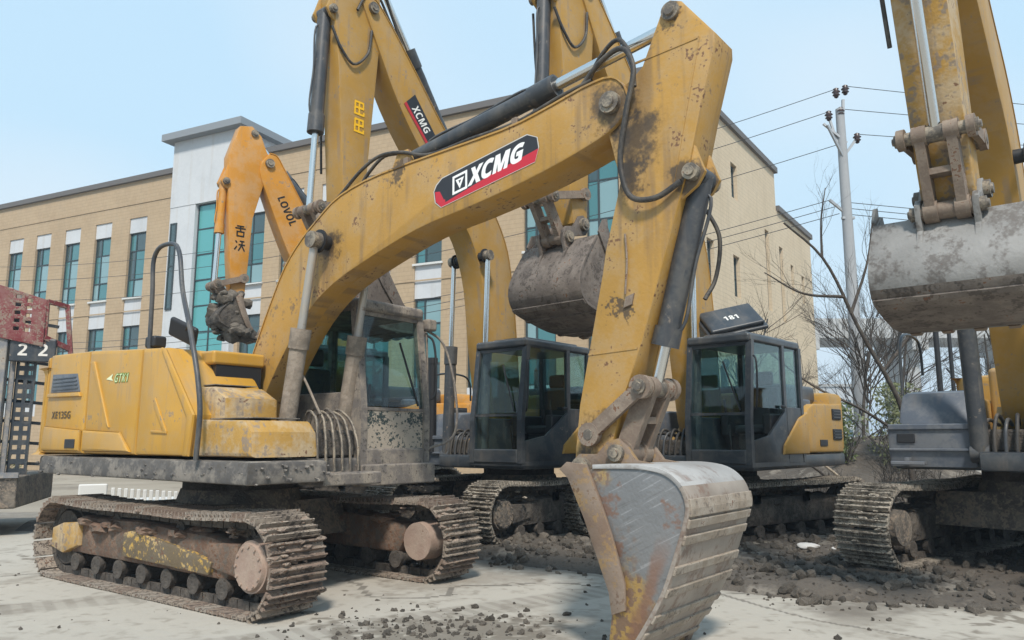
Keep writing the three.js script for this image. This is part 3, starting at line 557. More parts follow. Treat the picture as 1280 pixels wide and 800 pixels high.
function track(root, z0, o) {
  const { turn = 0, w = 0.5, L = 2.98, R = 0.36, yc = 0.425, shoes, frame, hub, ox = 0, side = 1 } = o;   // side +1: outside faces +z
  const hx = L / 2, zi = side * -1, fz = z0 + side * 0.04;
  // side frame: a sloped box girder with mud packed on it
  const fr = [[-hx + 0.12, 0.27], [hx - 0.38, 0.25], [hx - 0.28, 0.40], [hx - 0.3, 0.56], [hx - 0.62, 0.61], [-0.2, 0.67], [-hx + 0.45, 0.65], [-hx + 0.1, 0.56]].map(([x, y]) => [x + ox, y]);
  const t = mesh('track', [extr(fr, z0 - 0.15, z0 + 0.15, 0.05)], frame, root); t.rotation.y = turn;
  const per = 2 * L + 2 * Math.PI * R, n = Math.round(per / 0.171), p = per / n, sg = shoeGeo(w, p), links = [];
  for (let i = 0; i < n; i++) {
    let s = (i + 0.5) * p, x, y, a;
    if (s < L) { x = -hx + s; y = yc - R; a = Math.PI; }
    else if (s < L + Math.PI * R) { const q = (s - L) / R; x = hx + Math.sin(q) * R; y = yc - Math.cos(q) * R; a = Math.PI - -q; }
    else if (s < 2 * L + Math.PI * R) { const q = s - L - Math.PI * R; x = hx - q; const u = q / L; y = yc + R - 0.035 * Math.sin(u * Math.PI) * (1 + 0.35 * Math.sin(u * 9)); a = 0; }
    else { const q = (s - 2 * L - Math.PI * R) / R; x = -hx - Math.sin(q) * R; y = yc + Math.cos(q) * R; a = q; }
    const m = inst('track_shoe', sg, shoes[(rnd() * shoes.length) | 0], t);
    const nx = -Math.sin(a), ny = Math.cos(a);   // outward
    m.position.set(x + ox + nx * 0.03, y + ny * 0.03, z0); m.rotation.z = a + rr(-0.025, 0.025);
    for (const dz of [-0.085, 0.085]) { const g = new THREE.BoxGeometry(p * 0.92, 0.075, 0.035); g.rotateZ(a); g.translate(x + ox - nx * 0.02, y - ny * 0.02, z0 + dz); links.push(g); }
  }
  mesh('track_chain', links, M.mudDark, t);
  for (let i = 0; i < 7; i++) { const m = inst('track_roller', rollerGeo, M.mudDark, t); m.position.set(-hx + 0.3 + i * (L - 0.72) / 6 + ox, 0.185, z0); }
  for (const x of [-0.65, 0.5]) { const m = inst('carrier_roller', rollerGeo, M.mudDark, t); m.position.set(x + ox, yc + R - 0.13, z0); m.scale.setScalar(0.75); mesh('roller_bracket', box(x - 0.05 + ox, x + 0.05 + ox, 0.58, yc + R - 0.13, z0 + side * 0.15, z0 + side * 0.2), frame, t); }
  // sprocket with teeth and the round final-drive cover
  const teeth = []; for (let k = 0; k < 20; k++) { const a = k / 20 * 6.283; const g = new THREE.BoxGeometry(0.055, 0.06, 0.07); g.translate(0, R - 0.055, 0); g.rotateZ(a); g.translate(hx + ox, yc, z0); teeth.push(g); }
  const spr = mesh('sprocket', [cyl([hx + ox, yc, z0 - 0.03], [hx + ox, yc, z0 + 0.03], R - 0.085, R - 0.085, 28), ...teeth], M.mudDark, t);
  mesh('final_drive', [cyl([hx + ox, yc, z0 + side * 0.035], [hx + ox, yc, z0 + side * 0.17], 0.225, 0.215, 28), cyl([hx + ox, yc, z0 + side * 0.17], [hx + ox, yc, z0 + side * 0.20], 0.20, 0.185, 28), cyl([hx + ox, yc, z0 - side * 0.26], [hx + ox, yc, z0 - side * 0.035], 0.19, 0.2, 20)], hub, spr);
  const bolts = []; for (let k = 0; k < 12; k++) { const a = k / 12 * 6.283; bolts.push(cyl([hx + ox + Math.cos(a) * 0.165, yc + Math.sin(a) * 0.165, z0 + side * 0.2], [hx + ox + Math.cos(a) * 0.165, yc + Math.sin(a) * 0.165, z0 + side * 0.212], 0.014, 0.014, 6)); }
  mesh('cover_bolts', bolts, hub, spr);
  mesh('drive_yoke', extr([[hx - 0.62 + ox, 0.36], [hx - 0.18 + ox, 0.3], [hx - 0.18 + ox, 0.58], [hx - 0.62 + ox, 0.56]], z0 + side * 0.1 - 0.08, z0 + side * 0.1 + 0.08, 0.02), frame, t);
  const idl = mesh('idler', [cyl([-hx + ox, yc, z0 - 0.11], [-hx + ox, yc, z0 + 0.11], R - 0.075, R - 0.075, 28), cyl([-hx + ox, yc, z0 - 0.05], [-hx + ox, yc, z0 + 0.05], R - 0.05, R - 0.05, 28)], M.mudDark, t);
  mesh('idler_yoke', extr([[-hx - 0.16 + ox, yc - 0.1], [-hx + 0.1 + ox, yc - 0.15], [-hx + 0.42 + ox, 0.36], [-hx + 0.42 + ox, 0.6], [-hx + 0.05 + ox, yc + 0.16], [-hx - 0.16 + ox, yc + 0.1]], z0 + side * 0.15 - 0.05, z0 + side * 0.15 + 0.05, 0.02), o.yoke || frame, t);
  if (o.patch) mesh('guard_plate', extr(o.patch.map(([x, y]) => [x + ox, y]), z0 + side * 0.16 - 0.035, z0 + side * 0.16 + 0.035, 0.012), o.patchMat, t);
  const mudlumps = []; for (let k = 0; k < 26; k++) { const g = clodGeo(k % 5); const s = rr(0.05, 0.13); g.scale(s * 1.5, s * 0.7, s); g.translate(rr(-hx + 0.3, hx - 0.5) + ox, rr(0.56, 0.64), z0 + rr(-0.1, 0.16)); mudlumps.push(g); }
  mesh('packed_mud', mudlumps, frame, t).userData.kind = 'stuff';
  const stuck = []; for (let k = 0; k < 90; k++) { const q = rr(-1.2, 2.6), g = clodGeo(k % 6), s = rr(0.012, 0.038); g.scale(s * 1.2, s * 0.8, s * 1.5); if (rnd() < 0.6) g.translate(hx + ox + Math.cos(q) * (R + 0.045), yc + Math.sin(q) * (R + 0.045), z0 + rr(-w / 2, w / 2)); else g.translate(rr(-hx, hx) + ox, yc + R + 0.02, z0 + rr(-w / 2, w / 2)); stuck.push(g); }
  mesh('stuck_mud', stuck, shoes[1], t).userData.kind = 'stuff';
  return t;
}
function undercarriage(root, o) {
  const { turn = 0, gauge = 1.99 } = o, b = 0.9;
  const cb = mesh('car_body', [cyl([0, 0.62, 0], [0, 0.93, 0], 0.72, 0.62, 28), extr([[-0.75, 0.42], [0.75, 0.42], [0.62, 0.80], [-0.62, 0.80]], -gauge / 2 + 0.12, gauge / 2 - 0.12, 0.03)], M.carBody, root); cb.rotation.y = turn;
  mesh('swing_ring', [cyl([0, 0.9, 0], [0, 1.1, 0], 0.6, 0.6, 36)], M.mudDark, root);
  track(root, gauge / 2, { ...o, side: 1 }); track(root, -gauge / 2, { ...o, side: -1, patch: null });
}
// hydraulic cylinder as a part with its rod, gland and pins
function cylinder(root, name, a, b, r, rr2, split, z, barrelMat, rodMat, eye = 0.08) {
  const A = V(a[0], a[1], z), B = V(b[0], b[1], z), d = B.clone().sub(A), S = A.clone().addScaledVector(d, split), G0 = A.clone().addScaledVector(d, split - 0.09);
  const m = mesh(name, [cyl(A.toArray(), S.toArray(), r, r, 20), cyl([a[0], a[1], z - r], [a[0], a[1], z + r], eye, eye, 16)], barrelMat, root);
  mesh('gland', [cyl(G0.toArray(), S.toArray(), r * 1.18, r * 1.22, 20)], barrelMat, m);
  mesh('rod', [cyl(S.toArray(), B.toArray(), rr2, rr2, 16)], rodMat, m);
  mesh('rod_eye', [cyl([b[0], b[1], z - r * 0.75], [b[0], b[1], z + r * 0.75], eye * 0.9, eye * 0.9, 16)], M.pin, m);
  const off = r * 1.15, n = V(-d.y, d.x, 0).normalize().multiplyScalar(off), p0 = A.clone().addScaledVector(d, 0.08).add(n), p1 = G0.clone().add(n);
  mesh('oil_line', [tube([A.clone().addScaledVector(d, 0.06).toArray(), p0.toArray(), p0.clone().lerp(p1, 0.5).toArray(), p1.toArray(), G0.clone().addScaledVector(d, 0.03).toArray()], 0.013, 20, 6)], barrelMat, m);
  return m;
}
const pinGeo = (x, y, z0, z1, r) => [cyl([x, y, z0], [x, y, z1], r, r, 18), cyl([x, y, z1 - 0.001], [x, y, z1 + 0.018], r * 0.62, r * 0.55, 14), cyl([x, y, z0 - 0.018], [x, y, z0 + 0.001], r * 0.55, r * 0.62, 14)];
const bucketSide = [[0.08, -0.04], [0.21, -0.33], [0.33, -0.62], [0.40, -0.82], [0.36, -1.10], [0.50, -1.14], [0.64, -0.94], [0.76, -0.74], [0.86, -0.49], [0.925, -0.30], [0.94, -0.22], [0.915, -0.12], [0.86, -0.05], [0.78, -0.005], [0.63, 0.02], [0.3, 0.02]];
const bucketArc = smooth([[0.26, 0.035], [0.45, 0.04], [0.64, 0.037], [0.79, 0.01], [0.875, -0.04], [0.935, -0.115], [0.96, -0.22], [0.945, -0.30], [0.88, -0.49], [0.78, -0.745], [0.66, -0.95], [0.52, -1.15], [0.45, -1.22]], 44);
function bucket(root, p1, rot, sc, w, mt) {
  const c = Math.cos(rot), s = Math.sin(rot), P = (g) => { g.scale(sc, sc, 1); g.rotateZ(rot); return g.translate(p1[0], p1[1], 0); };
  const ring = bucketArc.concat([...bucketArc].reverse().map(([x, y], i, A) => { const k = Math.min(A.length - 2, Math.max(1, i)), t = V(A[k + 1][0] - A[k - 1][0], A[k + 1][1] - A[k - 1][1], 0).normalize(); return [x - t.y * 0.028, y + t.x * 0.028]; }));
  const seg = (i0, i1) => { const A = bucketArc.slice(i0, i1 + 1), B = ring.slice(bucketArc.length).reverse().slice(i0, i1 + 1).reverse(); return A.concat(B); };
  const b = mesh('bucket', P(extr(seg(17, 44), -w / 2, w / 2, 0.003)), mt.belly || mt.shell, root);
  mesh('top_plate', P(extr(seg(0, 17), -w / 2, w / 2, 0.003)), mt.shell, b);
  for (const z of [-1, 1]) {
    mesh('side_plate', P(extr(bucketSide, z > 0 ? w / 2 - 0.045 : -w / 2 + 0.012, z > 0 ? w / 2 - 0.012 : -w / 2 + 0.045, 0.004)), mt.side, b);
    mesh('side_cutter', P(extr([[0.0, 0.0], [0.06, 0.05], [0.22, 0.035], [0.30, -0.14], [0.41, -0.42], [0.50, -0.72], [0.50, -0.88], [0.40, -0.92], [0.38, -0.78], [0.20, -0.33], [0.07, -0.06]], z > 0 ? w / 2 - 0.01 : -w / 2 - 0.018, z > 0 ? w / 2 + 0.018 : -w / 2 + 0.01, 0.005)), mt.edge, b);
    mesh('ear', P(extr([[-0.09, -0.05], [-0.09, 0.05], [-0.03, 0.1], [0.12, 0.1], [0.21, 0.19], [0.29, 0.21], [0.37, 0.15], [0.44, 0.06], [0.62, 0.032], [0.2, 0.03], [0.06, -0.1], [-0.04, -0.1]], z * 0.2 - 0.022, z * 0.2 + 0.022, 0.005)), mt.edge, b);
  }
  mesh('cutting_lip', P(extr([[0.36, -1.10], [0.50, -1.10], [0.46, -1.235], [0.40, -1.225]], -w / 2 - 0.005, w / 2 + 0.005, 0.005)), mt.edge, b);
  for (let k = 0; k < 5; k++) { const z = -w / 2 + 0.07 + k * (w - 0.14) / 4; mesh('tooth', P(extr([[0.36, -1.17], [0.50, -1.19], [0.47, -1.26], [0.405, -1.31]], z - 0.045, z + 0.045, 0.01)), M.linkRust, b); }
  // welded wear bars across the rounded back
  const N = bucketArc.length;
  for (let k = 0; k < mt.bars; k++) {
    const i = Math.round(N * (0.46 + 0.5 * k / Math.max(1, mt.bars))), A = bucketArc[i - 1], B = bucketArc[Math.min(N - 1, i + 1)], t = Math.atan2(B[1] - A[1], B[0] - A[0]);
    const g = rbox(-0.03, 0.03, -0.008, 0.016, -w / 2 + 0.005, w / 2 - 0.005, 0.007, 1); g.rotateZ(t); g.translate(bucketArc[i][0], bucketArc[i][1], 0); mesh('wear_bar', P(g), mt.bar, b);
  }
  for (const z of [-1, 1]) { mesh('pin_boss', P(merge(pinGeo(0, 0, z * 0.24 - 0.03, z * 0.24 + 0.03, 0.075 / Math.sqrt(sc)))), M.pin, b); mesh('pin_boss', P(merge(pinGeo(0.29, 0.11, z * 0.24 - 0.025, z * 0.24 + 0.025, 0.06))), M.pin, b); }
  return [p1[0] + (c * 0.29 - s * 0.11) * sc, p1[1] + (s * 0.29 + c * 0.11) * sc];
}
function frontGear(root, F, mt) {
  const bw = F.boomW / 2, sw = F.stickW / 2;
  const top = smooth(F.boomTop, 40), bot = smooth(F.boomBot, 40);
  const boom = mesh('boom', extr(top.concat(bot.reverse()), -bw, bw, 0.012), mt.boom, root);
  mesh('boom_flange', [...[1, -1].map((z) => extr(smooth(F.boomTop, 40).concat(smooth(F.boomTop, 40).reverse().map(([x, y]) => [x + 0.004, y - 0.016])).map(([x, y]) => [x, y + 0.012]), z * (bw - 0.02) - 0.03, z * (bw - 0.02) + 0.03, 0))], mt.boom, boom);
  for (const z of [-1, 1]) {
    mesh('boom_pin', pinGeo(F.tip[0], F.tip[1], z * (bw + 0.02) - 0.03, z * (bw + 0.02) + 0.03, 0.085), M.pin, boom);
    mesh('cylinder_boss', [cyl([F.bcTop[0], F.bcTop[1], z * bw], [F.bcTop[0], F.bcTop[1], z * (bw + 0.22)], 0.075, 0.07, 18), cyl([F.bcTop[0], F.bcTop[1], z * (bw + 0.1)], [F.bcTop[0], F.bcTop[1], z * (bw + 0.12)], 0.12, 0.12, 18)], M.black, boom);
    cylinder(root, 'boom_cylinder', F.bcBot, F.bcTop, F.bcR || 0.075, 0.042, F.bcSplit || 0.62, z * (bw + 0.16), mt.bcyl, mt.brod, 0.095);
  }
  mesh('foot_bracket', [1, -1].map((z) => extr([[F.foot[0] - 0.5, 1.25], [F.foot[0] + 0.75, 1.25], [F.foot[0] + 0.5, 1.5], [F.foot[0] + 0.15, F.foot[1] + 0.16], [F.foot[0] - 0.12, F.foot[1] + 0.14]], z * (bw + 0.05) - 0.03, z * (bw + 0.05) + 0.03, 0.008)), mt.bracket, root);
  const stick = mesh('stick', extr(F.stick, -sw, sw, 0.012), mt.stick, root);
  for (const [z, n] of [[1, 0], [-1, 1]]) {
    mesh('stick_pin', pinGeo(F.stTop[0], F.stTop[1], z * sw - 0.03, z * sw + 0.03, 0.07), M.pin, stick);
    mesh('stick_pin', pinGeo(F.bk[0], F.bk[1], z * (sw + 0.01) - 0.03, z * (sw + 0.01) + 0.03, 0.06), M.pin, stick);
    if (F.lug !== 0) mesh('cylinder_lug', extr([[F.bk[0] - 0.14, F.bk[1] - 0.2], [F.bk[0] + 0.03, F.bk[1] - 0.09], [F.bk[0] + 0.09, F.bk[1]], [F.bk[0] + 0.06, F.bk[1] + 0.08], [F.bk[0] - 0.02, F.bk[1] + 0.32], [F.bk[0] - 0.14, F.bk[1] + 0.3]], z * (sw - 0.04) - 0.02, z * (sw - 0.04) + 0.02, 0.005), mt.stick, stick);
    mesh('stick_pin', pinGeo(F.L[0], F.L[1], z * (sw + 0.03) - 0.035, z * (sw + 0.03) + 0.035, 0.07), M.pin, stick);
  }
  cylinder(root, 'stick_cylinder', F.scBase, F.stTop, F.scR || 0.08, 0.05, F.scSplit || 0.58, 0, mt.scyl, M.chrome, 0.08);
  const sb = F.scBase; mesh('cylinder_lug', [1, -1].map((z) => extr([[sb[0] - 0.2, sb[1] - 0.22], [sb[0] + 0.2, sb[1] - 0.2], [sb[0] + 0.08, sb[1] + 0.06], [sb[0] - 0.06, sb[1] + 0.06]], z * 0.115 - 0.02, z * 0.115 + 0.02, 0.005)), mt.boom, boom);
  const P2 = bucket(root, F.p1, F.bRot, F.bScale, F.bW, mt.bucketMats);
  cylinder(root, 'bucket_cylinder', F.bk, F.K, F.kR || 0.075, 0.045, F.kSplit || 0.8, 0, mt.kcyl, mt.krod || M.chrome, 0.075);
  const lk = mesh('link_arm', [1, -1].flatMap((z) => [bar([F.L[0], F.L[1], z * (sw + 0.05)], [F.K[0], F.K[1], z * (sw + 0.05)], 0.045, 0.10), cyl([F.L[0], F.L[1], z * (sw + 0.05) - 0.028], [F.L[0], F.L[1], z * (sw + 0.05) + 0.028], 0.085, 0.085, 18), cyl([F.K[0], F.K[1], z * (sw + 0.05) - 0.028], [F.K[0], F.K[1], z * (sw + 0.05) + 0.028], 0.085, 0.085, 18)]), mt.link || M.linkRust, root);
  mesh('link_pin', pinGeo(F.K[0], F.K[1], -sw - 0.1, sw + 0.1, 0.052), M.pin, lk);
  mesh('h_link', [1, -1].flatMap((z) => [bar([F.K[0], F.K[1], z * 0.11], [P2[0], P2[1], z * 0.11], 0.07, 0.14), cyl([P2[0], P2[1], z * 0.11 - 0.05], [P2[0], P2[1], z * 0.11 + 0.05], 0.09, 0.09, 18), cyl([F.K[0], F.K[1], z * 0.11 - 0.05], [F.K[0], F.K[1], z * 0.11 + 0.05], 0.08, 0.08, 18)]).concat([cyl([P2[0], P2[1], -0.18], [P2[0], P2[1], 0.18], 0.07, 0.07, 18), bar([(F.K[0] + P2[0]) / 2, (F.K[1] + P2[1]) / 2, -0.11], [(F.K[0] + P2[0]) / 2, (F.K[1] + P2[1]) / 2, 0.11], 0.12, 0.05)]), mt.link || M.linkRust, root);
  for (const h of F.hoses || []) mesh('hose', tube(h.p, h.r || 0.018, h.n || 40, 7), M.hose, root);
  return { boom, stick };
}
function cab(root, o) {
  const { x0 = -0.2, x1 = 1.55, z0 = -1.38, z1 = -0.36, y0 = 1.16, y1 = 2.97, mat, low, mud } = o, t = 0.085, ys = y0 + 0.82, xt = x1 - 0.14, ym = y1 - 0.1;
  const gs = [];
  for (const z of [z0 + t / 2, z1 - t / 2]) gs.push(bar([x1 - t / 2, y0, z], [x1 - t / 2, ys - 0.2, z], t, t), bar([x1 - t / 2, ys - 0.22, z], [xt - t / 2, ym, z], t, t), bar([x0 + t / 2, y0, z], [x0 + t / 2, ym, z], t, t));
  const xm = x0 + 0.62; gs.push(bar([xm, y0, z0 + t / 2], [xm, ym, z0 + t / 2], 0.06, 0.08));      // door post on the left side
  gs.push(rbox(x0, xt + 0.04, ym - 0.03, y1, z0 + 0.01, z1 - 0.01, 0.045, 3), rbox(x0 + 0.15, xt - 0.2, y1 - 0.01, y1 + 0.05, z0 + 0.16, z1 - 0.16, 0.03));
  gs.push(box(x0, x1 - 0.02, y0 - 0.04, y0 + 0.06, z0 + 0.01, z1 - 0.01));                          // floor
  const c = mesh('cab', gs, mat, root);
  const P = (n, g, m = low) => mesh(n, g, m, c);
  P('front_panel', rbox(x1 - 0.07, x1 + 0.005, y0, y0 + 0.2, z0 + t, z1 - t, 0.02));
  P('right_panel', rbox(x0 + t, x1 - t, y0, mud ? ys - 0.02 : ys - 0.15, z1 - 0.06, z1 - 0.004, 0.015));
  P('rear_panel', rbox(x0 + 0.004, x0 + 0.06, y0, ys, z0 + t, z1 - t, 0.015));
  P('door_panel', extr([[xm + 0.02, y0 + 0.02], [x1 - t, y0 + 0.02], [x1 - t, y0 + 0.32], [xm + 0.6, y0 + 0.4], [xm + 0.02, ys - 0.05]], z0 + 0.008, z0 + 0.05, 0.01));
  P('rear_side_panel', rbox(x0 + t, xm - 0.02, y0, ys, z0 + 0.008, z0 + 0.05, 0.01));
  P('door_handle', rbox(xm + 0.08, xm + 0.2, ys - 0.02, ys + 0.02, z0 - 0.03, z0 + 0.005, 0.01), M.black);
  const fq = (ya, yb, m) => { const X = (y) => y < ys - 0.22 ? x1 - 0.03 : x1 - 0.03 - 0.14 * (y - ys + 0.22) / (ym - ys + 0.22); const g = new THREE.BufferGeometry(), A = [X(ya), ya, z1 - t], B = [X(ya), ya, z0 + t], C = [X(yb), yb, z0 + t], D = [X(yb), yb, z1 - t]; g.setAttribute('position', new THREE.Float32BufferAttribute([A, B, C, A, C, D].flat(), 3)); g.computeVertexNormals(); return mesh('window_pane', g, m, c); };
  const yk = ys - (mud ? 0.2 : 0.12); fq(y0 + 0.2, yk - 0.02, mud ? M.glassMud : M.glass); fq(yk + 0.03, ym - 0.03, M.glass);
  P('front_rail', bar([x1 - 0.04, yk, z0 + t], [x1 - 0.04, yk, z1 - t], 0.035, 0.035), mat); P('front_rail', bar([xt - 0.03, ym - 0.05, z0 + t], [xt - 0.03, ym - 0.05, z1 - t], 0.05, 0.05), mat);
  P('wiper', [bar([x1 - 0.03, yk + 0.05, z0 + 0.16], [x1 - 0.08, yk + 0.75, z0 + 0.42], 0.014, 0.02)], M.black);
  const sp = (xa, xb, ya, yb, z) => P('window_pane', box(xa, xb, ya, yb, z - 0.003, z + 0.003), M.glass);
  sp(x0 + t, x1 - 0.16, mud ? ys : ys - 0.13, ym - 0.03, z1 - 0.035); sp(xm + 0.03, x1 - 0.16, ys - 0.03, ym - 0.03, z0 + 0.035); sp(x0 + t, xm - 0.03, ys, ym - 0.03, z0 + 0.035);
  P('window_pane', box(x0 + 0.03, x0 + 0.036, ys + 0.01, ym - 0.03, z0 + t, z1 - t), M.glass);
  P('seat', [rbox(x0 + 0.3, x0 + 0.82, y0 + 0.42, y0 + 0.56, z0 + 0.25, z1 - 0.25, 0.05), rbox(x0 + 0.2, x0 + 0.34, y0 + 0.5, y0 + 1.15, z0 + 0.27, z1 - 0.27, 0.05), rbox(x0 + 0.2, x0 + 0.3, y0 + 1.18, y0 + 1.4, z0 + 0.36, z1 - 0.36, 0.04), box(x0 + 0.35, x0 + 0.75, y0 + 0.06, y0 + 0.43, z0 + 0.3, z1 - 0.3)], M.black);
  for (const q of [z1 - 0.17, z0 + 0.17]) { P('console', rbox(x0 + 0.3, x0 + 0.95, y0 + 0.4, y0 + 0.72, q - 0.07, q + 0.07, 0.03), M.black); P('joystick', cyl([x0 + 0.88, y0 + 0.7, q], [x0 + 0.92, y0 + 0.95, q], 0.02), M.black); }
  P('travel_lever', cyl([x1 - 0.45, y0, -0.87], [x1 - 0.38, y0 + 0.55, -0.87], 0.018), M.black);
  P('grab_rail', [tube([[x1 - 0.05, y0 + 0.75, z0 - 0.05], [x1 - 0.02, y0 + 0.8, z0 - 0.09], [x1 - 0.06, y0 + 1.45, z0 - 0.09], [x1 - 0.1, y0 + 1.5, z0 - 0.04]], 0.014, 24)], M.black);
  return c;
}
function deckAndTail(root, mt) {
  const arc = []; for (let k = 0; k <= 14; k++) { const a = -1 + 2 * k / 14; arc.push([-2.28 - 0.26 * (1 - a * a), a * 1.2]); }
  mesh('deck', extrY([[mt.fx || 2.0, 1.24], [mt.fx || 2.0, 0.42], [1.55, 0.36], [1.55, -1.36], [-2.0, -1.24], ...arc, [-2.0, 1.24]], 1.07, 1.27, 0.03), mt.deck, root);
  mesh('counterweight', extrY([[-1.72, -1.2], ...arc.map(([x, z]) => [x - 0.02, z * 0.995]), [-2.36, 1.2], [-1.9, 1.0], [-1.72, 0.6]], 1.28, 2.3, 0.09), mt.tail, root);
}
/* ---------- machine in front ---------- */
const along = (pts, d) => pts.map((p, i) => { const a = pts[Math.max(0, i - 1)], b = pts[Math.min(pts.length - 1, i + 1)], l = Math.hypot(b[0] - a[0], b[1] - a[1]); return [p[0] - (b[1] - a[1]) / l * d, p[1] + (b[0] - a[0]) / l * d]; });
const mainBoomTop = [[0.1, 1.62], [0.3, 2.13], [0.52, 2.58], [0.72, 2.95], [0.92, 3.27], [1.15, 3.5], [1.44, 3.7], [1.72, 3.86], [2.15, 3.96], [2.7, 4.0], [3.3, 4.02], [4.0, 4.05], [4.4, 4.12], [4.75, 4.19], [4.95, 4.19], [5.05, 4.1], [5.09, 3.98]];
const mainBoomBot = [[0.2, 1.42], [0.42, 1.52], [0.68, 1.95], [0.95, 2.33], [1.29, 2.71], [1.68, 2.97], [2.26, 3.18], [2.93, 3.36], [3.5, 3.44], [4.15, 3.55], [4.68, 3.68], [4.95, 3.78], [5.07, 3.88]];
{
  const root = thing('excavator', 'muddy yellow excavator with a dark lettered badge on its boom and bucket on the ground', 'excavator', -3.02, 0, -8.73, -38 * Math.PI / 180, 'parked yellow excavators');
  undercarriage(root, { turn: 2.1 * Math.PI / 180, gauge: 2.1, w: 0.56, L: 3.34, R: 0.355, yc: 0.41, ox: 0.27, shoes: M.shoe, frame: M.frameRust, hub: M.hub, yoke: M.yellowDirty,
    patch: [[-0.35, 0.33], [1.1, 0.29], [1.15, 0.40], [0.8, 0.47], [-0.2, 0.58], [-0.35, 0.55]], patchMat: std(paintTex([0.5, 0.31, 0.07], { dust: 0.5, mud: 0.62, rust: 0.5, mudC: [0.08, 0.07, 0.06], tile: 1.3, off: 210 }), 0.7, 0, 0.006) });
  deckAndTail(root, { deck: M.deck, tail: M.yellow });
  // engine hood and right-hand cover panels with seams between them
  const zi = 0.34, zo = 1.22, Y = M.yellow;
  mesh('engine_hood', rbox(-1.7, -0.25, 1.28, 2.36, -1.2, 0.33, 0.06), Y, root);
  mesh('engine_hood', rbox(-1.6, -0.7, 2.36, 2.46, -0.9, 0.25, 0.04), M.black, root);
  const panel = (pts, n = 'cover_panel', m = Y, z1 = zo) => mesh(n, extr(pts, zi, z1, 0.045), m, root);
  panel([[-2.34, 1.30], [-2.24, 1.30], [-2.20, 2.43], [-2.27, 2.43]]);
  const p1 = panel([[-2.225, 1.30], [-1.165, 1.30], [-1.18, 2.43], [-2.185, 2.45]]);
  const p2 = panel([[-1.15, 1.30], [-0.005, 1.30], [0.01, 2.37], [-1.165, 2.43]]);
  const p3 = panel([[0.01, 1.30], [1.02, 1.30], [1.07, 1.68], [0.45, 2.35], [0.025, 2.37]]);
  // raised ribs and recesses on the covers
  mesh('rib', extr([[-2.18, 1.33], [-1.2, 1.33], [-1.2, 1.56], [-2.14, 1.61]], zo - 0.01, zo + 0.035, 0.03), Y, p1);
  mesh('rib', extr([[-1.12, 1.33], [-0.05, 1.33], [-0.3, 1.53], [-1.12, 1.56]], zo - 0.01, zo + 0.035, 0.03), Y, p2);
  mesh('rib', extr([[-0.62, 1.62], [-0.55, 1.58], [-1.0, 2.3], [-1.1, 2.3]], zo - 0.01, zo + 0.02, 0.008), Y, p2);
  mesh('rib', extr([[0.36, 1.86], [0.62, 1.53], [0.56, 1.52], [0.34, 1.78]], zo - 0.01, zo + 0.014, 0.008), Y, p3);
  mesh('rib', extr([[0.32, 1.545], [0.62, 1.535], [0.62, 1.51], [0.32, 1.52]], zo - 0.01, zo + 0.014, 0.006), Y, p3);
  mesh('rib', extr([[0.43, 2.35], [0.5, 2.33], [1.10, 1.68], [1.05, 1.30], [0.95, 1.30], [0.98, 1.66]], zo - 0.02, zo + 0.03, 0.025), Y, p3);
  const lv = mesh('louvre', extr([[-2.09, 1.995], [-1.32, 1.985], [-1.42, 2.19], [-2.07, 2.21]], zo - 0.02, zo + 0.006, 0.003), M.slate, p1);
  mesh('louvre_rim', extr([[-2.13, 1.94], [-1.27, 1.93], [-1.30, 1.975], [-2.12, 1.985]], zo - 0.005, zo + 0.03, 0.01), Y, p1);
  for (let k = 0; k < 4; k++) mesh('louvre_slat', box(-2.04, -1.44 + 0.02 * (3 - k), 2.02 + k * 0.042, 2.03 + k * 0.042, zo + 0.003, zo + 0.014), M.charcoal, lv);
  mesh('latch', rbox(-1.52, -1.27, 1.36, 1.46, zo + 0.02, zo + 0.042, 0.008), M.black, p1);
  mesh('lettering', quadXY([-2.08, 1.67], [-1.43, 1.665], [-1.43, 1.795], [-2.08, 1.80], zo + 0.005), printMat(256, 64, (x, w, h) => { x.clearRect(0, 0, w, h); x.fillStyle = '#4a3a22'; x.font = 'bold 56px sans-serif'; x.textBaseline = 'middle'; x.textAlign = 'center'; x.fillText('XE135G', w / 2, h / 2, w); }), p1, true);
  mesh('lettering', quadXY([-0.72, 2.02], [-0.06, 2.01], [-0.06, 2.17], [-0.72, 2.18], zo + 0.005), printMat(256, 64, (x, w, h) => { x.clearRect(0, 0, w, h); x.fillStyle = '#e8ecc0'; x.beginPath(); x.moveTo(4, 36); x.lineTo(62, 14); x.lineTo(50, 32); x.lineTo(66, 44); x.closePath(); x.fill(); x.strokeStyle = '#6f8f3a'; x.lineWidth = 3; x.font = 'italic bold 50px sans-serif'; x.textBaseline = 'middle'; x.fillText('GTK1', 70, 34, 180); x.strokeText('GTK1', 70, 34, 180); }), p2, true);
  // stepped fuel tank in front of the covers
  mesh('air_box', [rbox(-0.2, 0.14, 1.9, 2.37, 0.3, 0.9, 0.03), rbox(0.1, 0.72, 2.2, 2.34, 0.25, 0.85, 0.03)], M.yellow, root);
  mesh('air_duct', box(0.16, 0.7, 1.9, 2.198, 0.28, 0.8), M.black, root);
  const st = mesh('fuel_tank', [extr([[0.2, 1.3], [1.3, 1.3], [1.28, 1.84], [1.05, 1.95], [0.2, 1.97]], 0.46, 1.04, 0.04)], M.yellowDirty, root);
  mesh('tank_step', extr([[0.95, 1.3], [1.93, 1.3], [1.90, 1.52], [1.8, 1.62], [0.95, 1.64]], 0.46, 1.16, 0.04), M.yellowDirty, st);
  mesh('tread_plate', [box(1.0, 1.75, 1.642, 1.65, 0.55, 1.05), box(0.35, 1.0, 1.972, 1.98, 0.52, 0.98)], M.deck, st);
